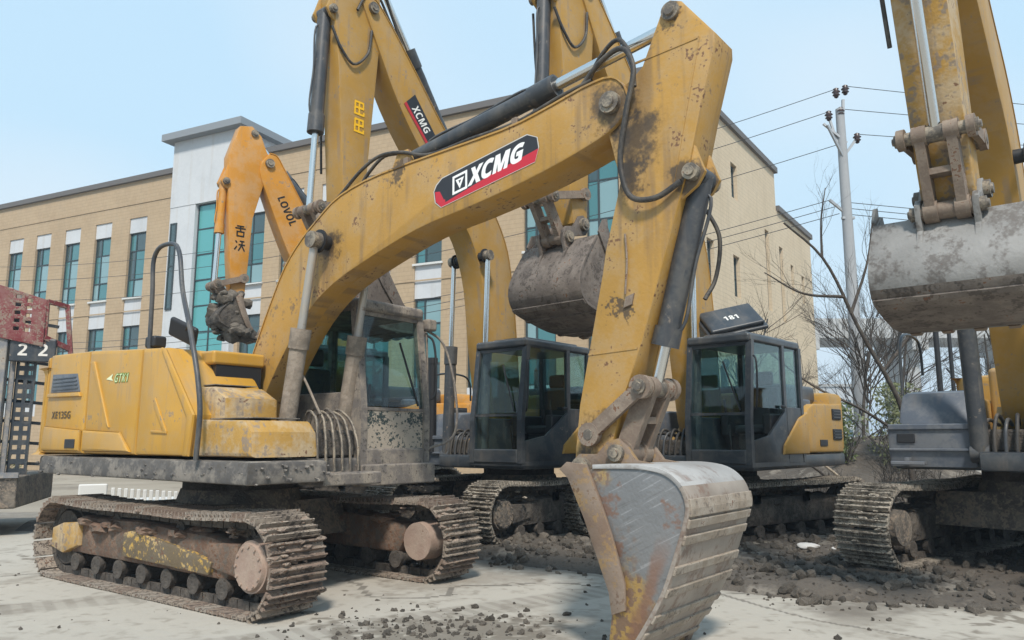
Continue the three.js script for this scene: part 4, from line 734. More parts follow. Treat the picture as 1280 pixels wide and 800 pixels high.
  mesh('handrail', tube([[-0.28, 2.4, 1.0], [-0.3, 3.0, 1.0], [-0.32, 3.4, 1.0], [-0.22, 3.5, 1.0], [0.1, 3.49, 1.0], [0.24, 3.38, 1.02], [0.5, 2.95, 1.1], [0.9, 2.52, 1.22], [1.1, 2.25, 1.27], [1.21, 2.0, 1.28], [1.28, 1.7, 1.28], [1.26, 1.27, 1.28]], 0.024, 70, 9), M.cylDark, root);
  const mir = mesh('mirror', [rbox(0.16, 0.52, 2.42, 2.62, 1.0, 1.06, 0.03)], M.black, root); mir.geometry.translate(-0.34, -2.5, -1.03); mir.rotation.set(0.3, 0.2, -0.5); mir.position.set(0.5, 2.5, 1.06);
  mesh('mirror_arm', tube([[0.92, 2.5, 1.22], [0.75, 2.55, 1.15], [0.55, 2.52, 1.06]], 0.012, 12), M.black, root);
  mesh('deck_light', [rbox(-0.4, -0.2, 2.42, 2.55, 0.85, 1.0, 0.03), cyl([-0.3, 2.36, 0.92], [-0.3, 2.44, 0.92], 0.03)], M.black, root);
  // pipe bank and valve block between the boom and the cab
  mesh('valve_block', rbox(0.9, 1.5, 1.28, 1.55, -0.34, 0.3, 0.03), M.mudDark, root);
  for (let k = 0; k < 6; k++) mesh('oil_pipe', tube([[1.72, 1.15, 0.30 - k * 0.1], [1.70, 1.4, 0.30 - k * 0.1], [1.64 - 0.02 * k, 1.66, 0.28 - k * 0.1], [1.5 - 0.03 * k, 1.73 + 0.03 * (k % 2), 0.26 - k * 0.09], [1.35, 1.62, 0.2 - k * 0.07]], 0.014, 26, 8), M.pin, root);
  mesh('hose', tube([[1.6, 1.7, 0.2], [1.45, 2.0, 0.26], [1.3, 2.2, 0.27], [1.2, 2.45, 0.25]], 0.014, 24), M.cylMud, root);
  mesh('front_guard', [rbox(1.5, 1.66, 0.98, 1.2, -1.38, -0.3, 0.02), rbox(1.5, 1.9, 1.02, 1.14, -0.36, 0.36, 0.02)], M.cabMud, root);
  cab(root, { mat: M.cabMud, low: M.cabMud, mud: true, x1: 1.56 });
  mesh('work_lamp', [rbox(1.36, 1.5, 2.72, 2.86, -1.55, -1.4, 0.03), cyl([1.42, 2.7, -1.45], [1.4, 2.0, -1.5], 0.014)], M.cabMud, root);
  mesh('mirror_stay', tube([[1.5, 1.35, -1.42], [1.62, 1.5, -1.72], [1.58, 2.2, -1.74], [1.46, 2.62, -1.66], [1.4, 2.74, -1.45]], 0.016, 36), M.cabMud, root);
  const F = {
    foot: [0.26, 1.55], boomTop: mainBoomTop, boomBot: mainBoomBot, boomW: 0.40, tip: [4.95, 3.98], bcTop: [1.62, 3.42], bcBot: [1.22, 1.22], bcR: 0.085, bcSplit: 0.60,
    stick: [[5.38, 4.62], [5.44, 4.67], [5.53, 4.63], [5.775, 4.30], [5.775, 4.22], [5.66, 3.82], [5.56, 3.42], [5.49, 3.22], [5.14, 2.15], [4.98, 1.76], [4.86, 1.36], [4.78, 1.19], [4.68, 1.14], [4.58, 1.17], [4.55, 1.28], [4.60, 1.7], [4.82, 2.68], [4.85, 2.85], [4.99, 3.36], [4.93, 3.62], [4.86, 3.9], [4.9, 4.06], [5.1, 4.14], [5.2, 4.22]],
    stickW: 0.33, stTop: [5.45, 4.57], bk: [5.565, 3.31], L: [4.72, 1.49], K: [5.15, 1.82], p1: [4.66, 1.25], bRot: 0, bScale: 1, bW: 1.02, scBase: [2.6, 4.13], scR: 0.082, scSplit: 0.60, kSplit: 0.80, kR: 0.085,
    hoses: [
      ...[0.15, 0.07, -0.02, -0.1].map((z, k) => ({ r: 0.018, n: 110, p: [...along(mainBoomTop.slice(0, 8), 0.045 + 0.012 * (k % 2)).map(([x, y]) => [x, y, z]), ...(k === 0 ? [[2.05, 4.12, z], [2.3, 4.2, z], [2.6, 4.17, z], [2.95, 4.06, z]] : k === 2 ? [[1.95, 4.15, z], [2.2, 4.28, z], [2.5, 4.22, z], [2.9, 4.07, z]] : [[2.15, 4.02, z], [2.8, 4.06, z]]), [3.5, 4.08, z], [4.0, 4.1, z], [4.45, 4.2, z], [4.75, 4.25, z]] })),
      { p: [[4.6, 4.2, 0.13], [4.85, 4.38, 0.16], [5.05, 4.4, 0.2], [5.16, 4.2, 0.23], [5.1, 3.85, 0.25], [5.04, 3.45, 0.24], [5.12, 3.2, 0.23], [5.3, 3.16, 0.22], [5.5, 3.25, 0.2]], r: 0.022, n: 60 },
      { p: [[4.6, 4.2, 0.05], [4.8, 4.45, 0.1], [5.0, 4.5, 0.17], [5.13, 4.3, 0.21], [5.16, 4.05, 0.22]], r: 0.018, n: 40 },
      { p: [[5.55, 3.1, -0.1], [5.62, 2.9, -0.14], [5.56, 2.6, -0.18], [5.5, 2.45, -0.12]], r: 0.016, n: 24 },
    ] };
  const mt = { boom: M.yellowArm, stick: M.yellowArm, bracket: M.yellowDirty, bcyl: M.cylMud, brod: M.rodDull, scyl: M.cylDark, kcyl: M.cylDark, bucketMats: { shell: M.bucketPale, belly: M.bucketWorn, side: M.bucketPlate, edge: M.bucketRust, bar: M.bucketTan, bars: 9 } };
  const { boom, stick } = frontGear(root, F, mt);
  // dark sign with white letters, red stripe and a small square emblem on the boom side
  const badge = printMat(1024, 256, (x, w, h) => {
    x.clearRect(0, 0, w, h); const path = (i) => { x.beginPath(); x.moveTo(40 + i, 40 + i); x.lineTo(110, 6 + i); x.lineTo(w - 90, 6 + i); x.lineTo(w - 6 - i, 70); x.lineTo(w - 6 - i, 150); x.lineTo(w - 60, h - 6 - i); x.lineTo(60, h - 6 - i); x.lineTo(6 + i, h - 70); x.lineTo(6 + i, 90); x.closePath(); };
    path(0); x.fillStyle = '#c9c4bd'; x.fill(); path(8); x.fillStyle = '#2a2b30'; x.fill();
    x.fillStyle = '#c22838'; x.beginPath(); x.moveTo(22, 96); x.lineTo(70, 112); x.lineTo(100, 196); x.lineTo(w - 14, 158); x.lineTo(w - 60, 246); x.lineTo(64, 246); x.lineTo(16, 180); x.closePath(); x.fill();
    x.fillStyle = '#2a2b30'; x.beginPath(); x.moveTo(112, 90); x.lineTo(w - 30, 60); x.lineTo(w - 30, 140); x.lineTo(112, 222); x.closePath(); x.fill();
    x.fillStyle = '#f2f2ef'; x.save(); x.transform(1, 0, -0.16, 1, 30, 0);
    x.fillRect(190, 44, 150, 150); x.fillStyle = '#2a2b30'; x.fillRect(210, 64, 110, 110); x.fillStyle = '#f2f2ef'; x.beginPath(); x.moveTo(222, 84); x.lineTo(308, 84); x.lineTo(265, 168); x.closePath(); x.fill(); x.fillStyle = '#2a2b30'; x.beginPath(); x.moveTo(252, 98); x.lineTo(278, 98); x.lineTo(265, 126); x.closePath(); x.fill();
    x.fillStyle = '#f2f2ef'; x.font = 'italic bold 176px sans-serif'; x.textBaseline = 'middle'; x.fillText('XCMG', 352, 120, 560); x.lineWidth = 10; x.strokeStyle = '#f2f2ef'; x.strokeText('XCMG', 352, 120, 560); x.restore();
  });
  mesh('badge', quadXY([3.12, 3.475], [4.30, 3.685], [4.25, 3.965], [3.07, 3.755], F.boomW / 2 + 0.005), badge, boom, true);
  for (const k of [2, 4, 6, 9, 11]) { const [x, y] = along(mainBoomTop, 0.05)[k]; const g = rbox(-0.03, 0.03, -0.045, 0.035, -0.14, 0.185, 0.01); g.rotateZ(Math.atan2(mainBoomTop[k + 1][1] - mainBoomTop[k - 1][1], mainBoomTop[k + 1][0] - mainBoomTop[k - 1][0])); g.translate(x, y, 0); mesh('hose_clamp', g, M.linkRust, boom); }
  mesh('weld_seam', bar([4.69, 2.08, 0.164], [5.1, 2.1, 0.164], 0.012, 0.014), M.yellowArm, stick); mesh('weld_seam', [bar([5.12, 4.26, 0.164], [5.66, 4.30, 0.164], 0.012, 0.014), bar([5.66, 4.3, 0.164], [5.42, 3.25, 0.164], 0.012, 0.014)], M.yellowArm, stick);
  { const lumps = []; for (let k = 0; k < 60; k++) { const s = rr(0.006, 0.022), g = clodGeo(k % 6); g.scale(s * 1.6, s, s); const u = rnd(); g.translate(u < 0.75 ? rr(-2.3, 2.0) : 2.0, rr(1.07, 1.24), u < 0.75 ? 1.235 : rr(0.4, 1.2)); lumps.push(g); } mesh('caked_mud', lumps, M.deck, root).userData.kind = 'stuff'; }
  mesh('warning_plate', extr([[5.02, 2.48], [5.09, 2.5], [5.07, 2.42], [5.0, 2.40]], 0.16, 0.18, 0.003), M.linkRust, stick);
  mesh('grease_line', tube([[5.03, 2.95, 0.18], [5.04, 2.75, 0.18], [5.02, 2.5, 0.18]], 0.008, 12), M.linkRust, stick);
}

/* ---------- the machines parked behind ---------- */
const backFront = () => { const F = backFront0(); F.hoses = F.hoses.map((h) => ({ ...h, p: h.p.map(([x, y, z]) => [x, y, -z]) })); return F; };
const backFront0 = () => ({
  foot: [0.45, 1.6], boomTop: [[0.2, 1.75], [0.26, 2.4], [0.32, 3.1], [0.44, 4.1], [0.6, 4.75], [0.95, 5.3], [1.5, 5.8], [2.1, 6.35], [2.75, 7.08], [3.35, 7.72], [3.6, 7.92], [3.75, 7.88]],
  boomBot: [[0.55, 1.45], [0.78, 1.6], [0.95, 2.3], [1.08, 3.1], [1.22, 4.1], [1.5, 4.75], [2.05, 5.3], [2.65, 5.92], [3.1, 6.5], [3.5, 7.2], [3.72, 7.6], [3.8, 7.75]],
  boomW: 0.44, tip: [3.62, 7.75], bcTop: [1.25, 4.45], bcBot: [1.35, 1.25], bcR: 0.09, bcSplit: 0.55,
  stick: [[3.5, 8.75], [3.62, 8.95], [3.85, 8.95], [4.3, 8.35], [4.28, 7.6], [4.16, 6.6], [4.06, 5.4], [4.0, 4.6], [3.96, 4.3], [3.85, 4.17], [3.72, 4.2], [3.66, 4.4], [3.60, 5.4], [3.52, 6.4], [3.45, 7.2], [3.46, 7.9]],
  stickW: 0.38, stTop: [3.62, 8.8], bk: [4.3, 7.45], L: [3.76, 4.72], K: [4.42, 4.55], p1: [3.8, 4.3], bRot: -0.98, bScale: 1.25, bW: 1.2, scBase: [1.75, 6.15], scR: 0.095, scSplit: 0.52, kSplit: 0.62, kR: 0.095,
  hoses: [
    { p: [[0.25, 2.2, 0.1], [0.3, 3.1, 0.1], [0.42, 4.1, 0.1], [0.6, 4.85, 0.1], [1.0, 5.4, 0.1], [1.6, 5.95, 0.1], [2.2, 6.52, 0.1], [2.75, 7.2, 0.1], [3.2, 7.75, 0.12], [3.5, 8.05, 0.16], [3.75, 7.9, 0.22], [3.9, 7.6, 0.22]], r: 0.02, n: 80 },
    { p: [[0.22, 2.2, -0.02], [0.28, 3.1, -0.02], [0.4, 4.1, -0.02], [0.58, 4.9, -0.02], [0.98, 5.45, -0.02], [1.6, 6.0, -0.02], [2.2, 6.58, 0], [2.7, 7.3, 0], [3.1, 7.9, 0.05], [3.4, 8.2, 0.15], [3.65, 8.0, 0.23]], r: 0.022, n: 80 },
    { p: [[2.3, 6.5, 0.16], [2.75, 7.12, 0.16], [3.15, 7.6, 0.17], [3.4, 7.85, 0.2]], r: 0.02, n: 40 },
    { p: [[3.62, 7.4, 0.21], [3.7, 7.0, 0.23], [3.95, 6.75, 0.23], [4.15, 6.9, 0.22], [4.3, 7.2, 0.18]], r: 0.02, n: 40 },
    { p: [[3.66, 7.3, -0.21], [3.74, 6.95, -0.23], [3.95, 6.7, -0.23], [4.18, 6.95, -0.2], [4.3, 7.2, -0.12]], r: 0.02, n: 40 },
    { p: [[4.24, 7.3, -0.25], [4.18, 6.6, -0.26], [4.12, 6.0, -0.25], [4.08, 5.2, -0.24]], r: 0.018, n: 30 },
  ] });
function poseFront(F, boomDeg, stickDeg) {
  const R = (deg, c) => { const a = deg * Math.PI / 180, k = Math.cos(a), s = Math.sin(a); return (p) => [c[0] + (p[0] - c[0]) * k - (p[1] - c[1]) * s, c[1] + (p[0] - c[0]) * s + (p[1] - c[1]) * k, ...p.slice(2)]; };
  const b = R(boomDeg, F.foot), tip2 = b(F.tip), s0 = R(stickDeg, F.tip), s = (p) => { const q = s0(p); return [q[0] + tip2[0] - F.tip[0], q[1] + tip2[1] - F.tip[1], ...p.slice(2)]; };
  const G = { ...F, boomTop: F.boomTop.map(b), boomBot: F.boomBot.map(b), bcTop: b(F.bcTop), scBase: b(F.scBase), tip: tip2 };
  for (const k of ['stTop', 'bk', 'L', 'K', 'p1']) G[k] = s(F[k]);
  G.stick = F.stick.map(s); G.bRot = F.bRot + stickDeg * Math.PI / 180;
  G.hoses = (F.hoses || []).map((h) => ({ ...h, p: h.p.map((p) => (p[0] < 3.3 ? b(p) : s(p))) }));
  return G;
}
const backMats = (o = {}) => ({ boom: M.yellowBack, stick: M.yellowBack, bracket: M.yellowBack, bcyl: M.cylDark, brod: M.chrome, scyl: M.cylDark, kcyl: M.cylDark, bucketMats: { shell: M.bucketBrown, side: M.bucketBrown, edge: M.bucketBrown, bar: M.bucketBrown, bars: 3 }, link: M.linkRust, ...o });
function parked(o) {
  const { label, x, z, heading, front, mats, paint = M.yellowBack, cabMat = M.charcoal, turn = 0, y = 0.06, gauge = 2.1, scale = 1, L = 3.3 } = o;
  const root = thing('excavator', label, 'excavator', x, y, z, -heading * Math.PI / 180, 'parked yellow excavators');
  root.scale.setScalar(scale);
  undercarriage(root, { turn, gauge, w: 0.6, L, R: 0.38, yc: 0.45, shoes: M.shoeDark, frame: M.mudDark, hub: M.carBody, ox: 0.1 });
  deckAndTail(root, { deck: M.charcoal, tail: paint, fx: 1.28 });
  mesh('engine_hood', rbox(-1.7, -0.35, 1.28, 2.28, -0.2, 0.5, 0.06), paint, root);
  mesh('hood_cover', rbox(-1.66, -0.4, 2.1, 2.4, -1.0, 0.4, 0.08), M.charcoal, root);
  // left-hand side door behind the cab, with two dark vents
  const lp = mesh('cover_panel', extr([[-2.2, 1.29], [-0.14, 1.29], [-0.22, 1.55], [-0.75, 2.0], [-1.0, 2.08], [-2.2, 2.12]], -1.23, -0.25, 0.04), paint, root);
  for (const [a, b] of [[1.84, 2.02], [1.5, 1.68]]) { const v = mesh('vent', rbox(-2.1, -1.72, a, b, -1.25, -1.2, 0.012), M.black, lp); for (let k = 0; k < 3; k++) mesh('vent_slat', box(-2.08, -1.74, a + 0.03 + k * 0.05, a + 0.045 + k * 0.05, -1.262, -1.245), M.charcoal, v); }
  mesh('cover_wing', extr([[-0.3, 1.285], [0.62, 1.285], [0.58, 1.42], [0.02, 1.82], [-0.3, 1.92]], -1.405, -1.15, 0.02), paint, root);
  mesh('badge_plate', rbox(-1.45, -1.15, 1.40, 1.5, -1.245, -1.225, 0.005), M.black, lp);
  mesh('fuel_cap', rbox(-1.2, -0.72, 2.02, 2.16, -1.1, -0.5, 0.04), M.slate, root);
  // right-hand covers and the tool box in front of them
  mesh('cover_panel', extr([[-2.2, 1.29], [0.3, 1.29], [0.3, 1.82], [0.1, 1.88], [-2.2, 1.9]], 0.5, 1.23, 0.04), paint, root);
  const tb = mesh('tool_box', extr([[0.31, 1.1], [1.32, 1.1], [1.36, 1.3], [1.36, 1.52], [1.3, 1.56], [0.31, 1.58]], 0.42, 1.28, 0.03), M.slate, root);
  mesh('tank_top', extr([[0.31, 1.58], [1.18, 1.57], [1.12, 1.72], [0.95, 1.92], [0.6, 1.96], [0.31, 1.96]], 0.46, 1.2, 0.05), M.slate, root);
  mesh('box_lip', [rbox(1.3, 1.39, 1.5, 1.565, 0.43, 1.27, 0.015), rbox(1.33, 1.385, 1.27, 1.3, 0.43, 1.27, 0.01)], M.slate, tb);
  mesh('box_latch', rbox(1.355, 1.38, 1.36, 1.46, 1.0, 1.18, 0.008), M.black, tb);
  mesh('step', [rbox(1.36, 1.48, 1.12, 1.16, 0.9, 1.24, 0.01), rbox(1.36, 1.47, 1.16, 1.2, 1.05, 1.1, 0.005)], M.slate, tb);
  mesh('exhaust_stack', [cyl([-0.9, 2.35, 0.3], [-0.9, 2.75, 0.3], 0.06), cyl([-0.9, 2.75, 0.3], [-1.02, 2.88, 0.3], 0.06, 0.065)], M.charcoal, root);
  mesh('handrail', tube([[1.1, 1.9, 1.15], [1.0, 2.5, 1.16], [0.85, 2.62, 1.16], [0.1, 2.62, 1.16], [0.0, 2.5, 1.16], [-0.02, 2.2, 1.16]], 0.018, 40), M.charcoal, root);
  for (let k = 0; k < 6; k++) mesh('oil_pipe', tube([[1.42, 1.08, 0.34 - k * 0.1], [1.42, 1.35, 0.34 - k * 0.1], [1.38, 1.52, 0.33 - k * 0.1], [1.28, 1.60 + 0.05 * (k % 2), 0.3 - k * 0.09], [1.0, 1.55, 0.24 - k * 0.06]], 0.02, 24, 8), k % 3 === 2 ? M.cylDark : M.hose, root);
  mesh('valve_block', rbox(0.5, 1.35, 1.27, 1.5, -0.32, 0.4, 0.03), M.mudDark, root);
  const c = cab(root, { mat: cabMat, low: cabMat, mud: false, y1: 3.0, x1: 1.62 });
  const G = frontGear(root, front, mats);
  return { root, cab: c, ...G };
}
{
  const a = parked({ label: 'yellow excavator with black cab and yellow glyphs on its upright stick', x: 0.11, z: -12.41, heading: 130, scale: 0.93, L: 3.45, front: backFront(), mats: backMats() });
  // dark sign on the boom, yellow glyphs on the stick
  mesh('badge', quadXY([2.98, 6.5], [2.5, 5.98], [2.3, 6.18], [2.76, 6.72], -0.225), printMat(512, 160, (x, w, h) => { x.clearRect(0, 0, w, h); x.fillStyle = '#23252b'; x.fillRect(0, 0, w, h); x.fillStyle = '#b9272f'; x.fillRect(0, h * 0.78, w, h * 0.2); x.fillStyle = '#e9e9e6'; x.font = 'italic bold 110px sans-serif'; x.textBaseline = 'middle'; x.fillText('XCMG', 90, 68, 400); }), a.boom, true);
  mesh('lettering', quadXY([3.9, 5.76], [3.68, 5.76], [3.68, 6.28], [3.91, 6.28], -0.196), printMat(128, 256, (x, w, h) => { x.clearRect(0, 0, w, h); x.strokeStyle = '#f0b813'; x.lineWidth = 16; for (const y of [10, 138]) { x.beginPath(); x.moveTo(20, y + 10); x.lineTo(106, y + 10); x.lineTo(106, y + 50); x.lineTo(30, y + 52); x.moveTo(26, y + 10); x.lineTo(22, y + 98); x.lineTo(112, y + 98); x.lineTo(112, y + 76); x.moveTo(66, y + 14); x.lineTo(64, y + 96); x.stroke(); } }), a.stick, true);
  mesh('rotating_beacon', [rbox(0.3, 1.0, 3.04, 3.1, -0.75, -0.5, 0.02), cyl([0.2, 3.02, -0.6], [0.2, 3.14, -0.6], 0.05)], M.black, a.root);
  mesh('upright_tube', [cyl([1.35, 1.3, 0.75], [1.35, 2.75, 0.75], 0.075), cyl([1.35, 2.75, 0.75], [1.35, 2.85, 0.75], 0.085)], M.black, a.root);
}
{
  const b = parked({ label: 'yellow excavator with dark cab, flipped-up roof hatch and mud-brown raised bucket', x: 3.13, z: -11.85, heading: 133, scale: 0.93, L: 3.6, turn: -13 * Math.PI / 180, front: backFront(), mats: backMats() });
  const h = mesh('roof_hatch', [rbox(-0.03, 0.03, 0, 0.62, -0.42, 0.42, 0.025), rbox(0.03, 0.1, 0.04, 0.58, -0.38, 0.38, 0.03)], M.charcoal, b.root);
  h.scale.setScalar(1.12); h.position.set(0.75, 3.1, -0.85); h.rotation.set(0.3, 0.75, 0.7);
  const lt = mesh('lettering', quadXY([-0.2, 0.2], [0.2, 0.2], [0.2, 0.36], [-0.2, 0.36], 0.104), printMat(128, 48, (x, w, hh) => { x.clearRect(0, 0, w, hh); x.fillStyle = '#d8d8d4'; x.font = 'bold 44px sans-serif'; x.textBaseline = 'middle'; x.textAlign = 'center'; x.fillText('181', w / 2, hh / 2); }), h, true); lt.rotation.y = Math.PI / 2;
  mesh('hatch_stay', [cyl([0.5, 3.0, -0.5], [0.3, 3.35, -0.5], 0.012), cyl([0.5, 3.0, -1.1], [0.3, 3.35, -1.1], 0.012)], M.black, b.root);
}
{
  const B0 = backFront(), ty = B0.tip[1]; B0.stick = B0.stick.map(([x, y]) => [x, y < ty - 0.6 ? ty + (y - ty) * 1.12 : y]); B0.p1 = [B0.p1[0], ty + (B0.p1[1] - ty) * 1.12];
  const F = poseFront(B0, -11, -14); F.bW = 1.14; F.bScale = 0.95; F.bRot = -1.0; F.p1[1] += 0.1; F.L = [F.p1[0] - 0.05, F.p1[1] + 0.42]; F.K = [F.p1[0] + 0.45, F.p1[1] + 0.38]; F.kSplit = 0.6;
  parked({ label: 'yellow excavator with slate tool box and big grey bucket raised overhead', x: 6.1, z: -9.0, heading: 130, turn: -12 * Math.PI / 180, front: F, mats: backMats({ bucketMats: { shell: M.bucketGrey, belly: M.bucketBrown, side: M.bucketGrey, edge: M.bucketGrey, bar: M.bucketBrown, bars: 1 }, stick: M.yellowDirty }) });
}
{
  const F = { ...backFront(), foot: [0.0, 1.6], boomTop: [[-0.25, 1.75], [-0.2, 2.6], [-0.12, 3.5], [0.08, 4.3], [0.5, 5.05], [1.0, 5.75], [1.45, 6.45], [1.62, 6.68], [1.75, 6.7]], boomBot: [[0.1, 1.45], [0.35, 1.6], [0.5, 2.6], [0.65, 3.4], [0.95, 4.2], [1.35, 4.95], [1.75, 5.85], [1.92, 6.3], [1.9, 6.5]], boomW: 0.32, tip: [1.75, 6.5], bcTop: [0.45, 3.9], bcBot: [0.9, 1.3],
    stick: [[1.92, 7.0], [2.1, 7.15], [2.32, 7.1], [2.5, 6.5], [2.46, 5.6], [2.38, 4.6], [2.32, 4.0], [2.2, 3.82], [2.08, 3.9], [2.04, 4.6], [2.0, 5.4], [1.8, 6.2], [1.66, 6.5], [1.8, 6.72]], stickW: 0.27, stTop: [2.05, 7.02], bk: [2.52, 6.0], L: [2.12, 4.25], K: [2.58, 4.1], p1: [2.18, 3.95], bRot: -0.75, bScale: 0.66, bW: 0.66, scBase: [0.75, 5.75], kSplit: 0.5, kR: 0.07,
    hoses: [{ p: [[0.5, 5.2, 0.1], [1.0, 5.9, 0.12], [1.5, 6.7, 0.16], [1.75, 6.85, 0.2], [1.95, 6.6, 0.21], [1.9, 6.0, 0.21], [1.96, 5.6, 0.2]], r: 0.03, n: 50 }, { p: [[1.9, 6.2, 0.19], [2.05, 5.85, 0.2], [2.3, 5.8, 0.2], [2.45, 6.1, 0.16]], r: 0.022, n: 30 }] };
  const d = parked({ label: 'small orange-yellow excavator with black lettering on its boom and a muddy bucket', x: -3.3, z: -15, heading: 140, front: F, paint: M.orange, mats: backMats({ boom: M.orange, stick: M.orange, bracket: M.orangeDirty, kcyl: M.orange, bucketMats: { shell: M.mudDark, side: M.mudDark, edge: M.linkRust, bar: M.mudDark, bars: 2 } }) });
  mesh('lettering', quadXY([1.22, 5.16], [1.02, 5.26], [1.52, 6.16], [1.72, 6.06], -0.166), printMat(96, 512, (x, w, h) => { x.clearRect(0, 0, w, h); x.fillStyle = '#15130f'; x.translate(w / 2, h / 2); x.rotate(Math.PI / 2); x.font = 'bold 92px sans-serif'; x.textBaseline = 'middle'; x.textAlign = 'center'; x.fillText('LOVOL', 0, 0, 460); }), d.boom, true);
  mesh('lettering', quadXY([2.34, 4.72], [2.1, 4.72], [2.08, 5.24], [2.36, 5.24], -0.141), printMat(128, 256, (x, w, h) => { x.clearRect(0, 0, w, h); x.strokeStyle = '#15130f'; x.lineWidth = 12; x.beginPath(); x.moveTo(34, 14); x.lineTo(94, 14); x.moveTo(20, 34); x.lineTo(108, 34); x.moveTo(64, 14); x.lineTo(64, 60); x.moveTo(36, 64); x.lineTo(92, 64); x.lineTo(92, 104); x.lineTo(36, 104); x.closePath(); x.moveTo(24, 150); x.lineTo(36, 168); x.moveTo(16, 232); x.lineTo(36, 198); x.moveTo(60, 150); x.lineTo(104, 150); x.moveTo(52, 182); x.lineTo(114, 182); x.moveTo(84, 152); x.lineTo(82, 184); x.lineTo(54, 238); x.moveTo(84, 190); x.lineTo(114, 238); x.stroke(); }), d.stick, true);
  const lumps = []; for (let k = 0; k < 40; k++) { const g = clodGeo(k % 6); const s = rr(0.05, 0.14); g.scale(s, s * 1.1, s); g.translate(2.2 + rr(-0.15, 0.35), 3.55 + rr(-0.4, 0.4), rr(-0.3, 0.35)); lumps.push(g); }
  mesh('caked_mud', lumps, clodMat, d.root).userData.kind = 'stuff';
}


/* ---------- low trailer with its ramps folded up, crate, rag, pipes ---------- */
{
  const steel = std(paintTex([0.20, 0.205, 0.22], { dust: 0.5, mud: 0.15, rust: 0.3, tile: 1 }), 0.65, 0.2), red = std(paintTex([0.17, 0.022, 0.026], { dust: 0.35, mud: 0.4, rust: 0.3, dustC: [0.3, 0.2, 0.17], tile: 1 }), 0.6), white = std([0.7, 0.7, 0.68], 0.6);
  const t = thing('low_trailer', 'dark low trailer with a red and grey loading ramp folded upright', 'trailer', -8.2, 0, -12.75, 0.35);
  mesh('bed', rbox(-6, 0.35, 0.42, 0.9, -1.6, 1.0, 0.03), M.carBody, t);
  mesh('bed_edge', box(-6, 0.36, 0.88, 0.96, 0.98, 1.04), steel, t);
  for (const x of [-4.8, -3.6, -2.4, -1.0]) for (const z of [-1.2, 0.8]) { const w = mesh('wheel', [cyl([x, 0.4, z - 0.12], [x, 0.4, z + 0.12], 0.4, 0.4, 24)], M.rubber, t); mesh('rim', [cyl([x, 0.4, z - 0.13], [x, 0.4, z + 0.13], 0.2, 0.2, 18)], steel, w); }
  const rp = mesh('ramp', [rbox(-0.32, -0.08, 0.8, 3.9, 0.3, 0.5, 0.02), rbox(-0.06, 0.02, 0.8, 3.85, 0.3, 0.36, 0.01)], steel, t);
  mesh('ramp_flange', extr([[0.02, 0.85], [0.3, 0.85], [0.3, 3.1], [0.02, 3.1]], 0.22, 0.28, 0, Array.from({ length: 14 }, (_, k) => [[0.06, 1 + k * 0.15], [0.14, 1 + k * 0.15], [0.14, 1.07 + k * 0.15], [0.06, 1.07 + k * 0.15]]).concat(Array.from({ length: 14 }, (_, k) => [[0.19, 1 + k * 0.15], [0.26, 1 + k * 0.15], [0.26, 1.07 + k * 0.15], [0.19, 1.07 + k * 0.15]]))), M.charcoal, rp);
  const rf = mesh('red_frame', [extr([[-0.34, 3.1], [0.42, 2.95], [0.42, 3.72], [-0.34, 3.95]], 0.5, 0.54, 0.005, Array.from({ length: 5 }, (_, k) => [[-0.02, 3.2 + k * 0.13], [0.06, 3.2 + k * 0.13], [0.06, 3.26 + k * 0.13], [-0.02, 3.26 + k * 0.13]]).concat(Array.from({ length: 5 }, (_, k) => [[0.14, 3.18 + k * 0.12], [0.22, 3.18 + k * 0.12], [0.22, 3.24 + k * 0.12], [0.14, 3.24 + k * 0.12]]))),
    bar([0.42, 3.7, 0.5], [0.68, 3.66, 0.3], 0.07, 0.07), bar([0.68, 3.68, 0.3], [0.8, 2.75, 0.3], 0.07, 0.07), bar([0.42, 3.1, 0.5], [0.76, 2.95, 0.3], 0.08, 0.08), bar([0.42, 3.7, 0.5], [0.42, 2.7, 0.45], 0.07, 0.07)], red, rp);
  mesh('dark_gusset', rbox(-0.05, 0.6, 2.7, 3.08, 0.42, 0.5, 0.02), M.charcoal, rp);
  mesh('lettering', quadXY([-0.02, 2.74], [0.58, 2.74], [0.58, 3.04], [-0.02, 3.04], 0.506), printMat(128, 64, (x, w, h) => { x.clearRect(0, 0, w, h); x.fillStyle = '#d9d4cc'; x.font = 'bold 58px sans-serif'; x.textBaseline = 'middle'; x.textAlign = 'center'; x.fillText('2  2', w / 2, h / 2); }), rp, true);
  for (let k = 0; k < 8; k++) mesh('ramp_rung', bar([-0.1, 1.1 + k * 0.33, 0.3], [0.5, 1.05 + k * 0.33, -0.1], 0.05, 0.05), M.charcoal, rp);
}
{
  const wp = std([0.66, 0.66, 0.64], 0.6), t = thing('slatted_crate', 'white slatted plastic crate on the ground behind the excavator tracks', 'crate', -5.75, 0, -11.9, 0.5);
  mesh('base', rbox(-0.75, 0.75, 0.5, 0.56, -0.4, 0.4, 0.015), wp, t); mesh('side', [rbox(-0.72, -0.35, 0.56, 0.82, 0.3, 0.38, 0.02), rbox(-0.75, 0.75, 0.0, 0.12, -0.4, 0.4, 0.02)], wp, t);
  for (let k = 0; k < 12; k++) mesh('slat', rbox(-0.3 + k * 0.085, -0.25 + k * 0.085, 0.56, 0.76 - k * 0.008, 0.3, 0.36, 0.01), wp, t);
  for (const x of [-0.65, 0, 0.65]) mesh('post', rbox(x - 0.05, x + 0.05, 0.12, 0.5, -0.38, 0.38, 0.01), wp, t);
}
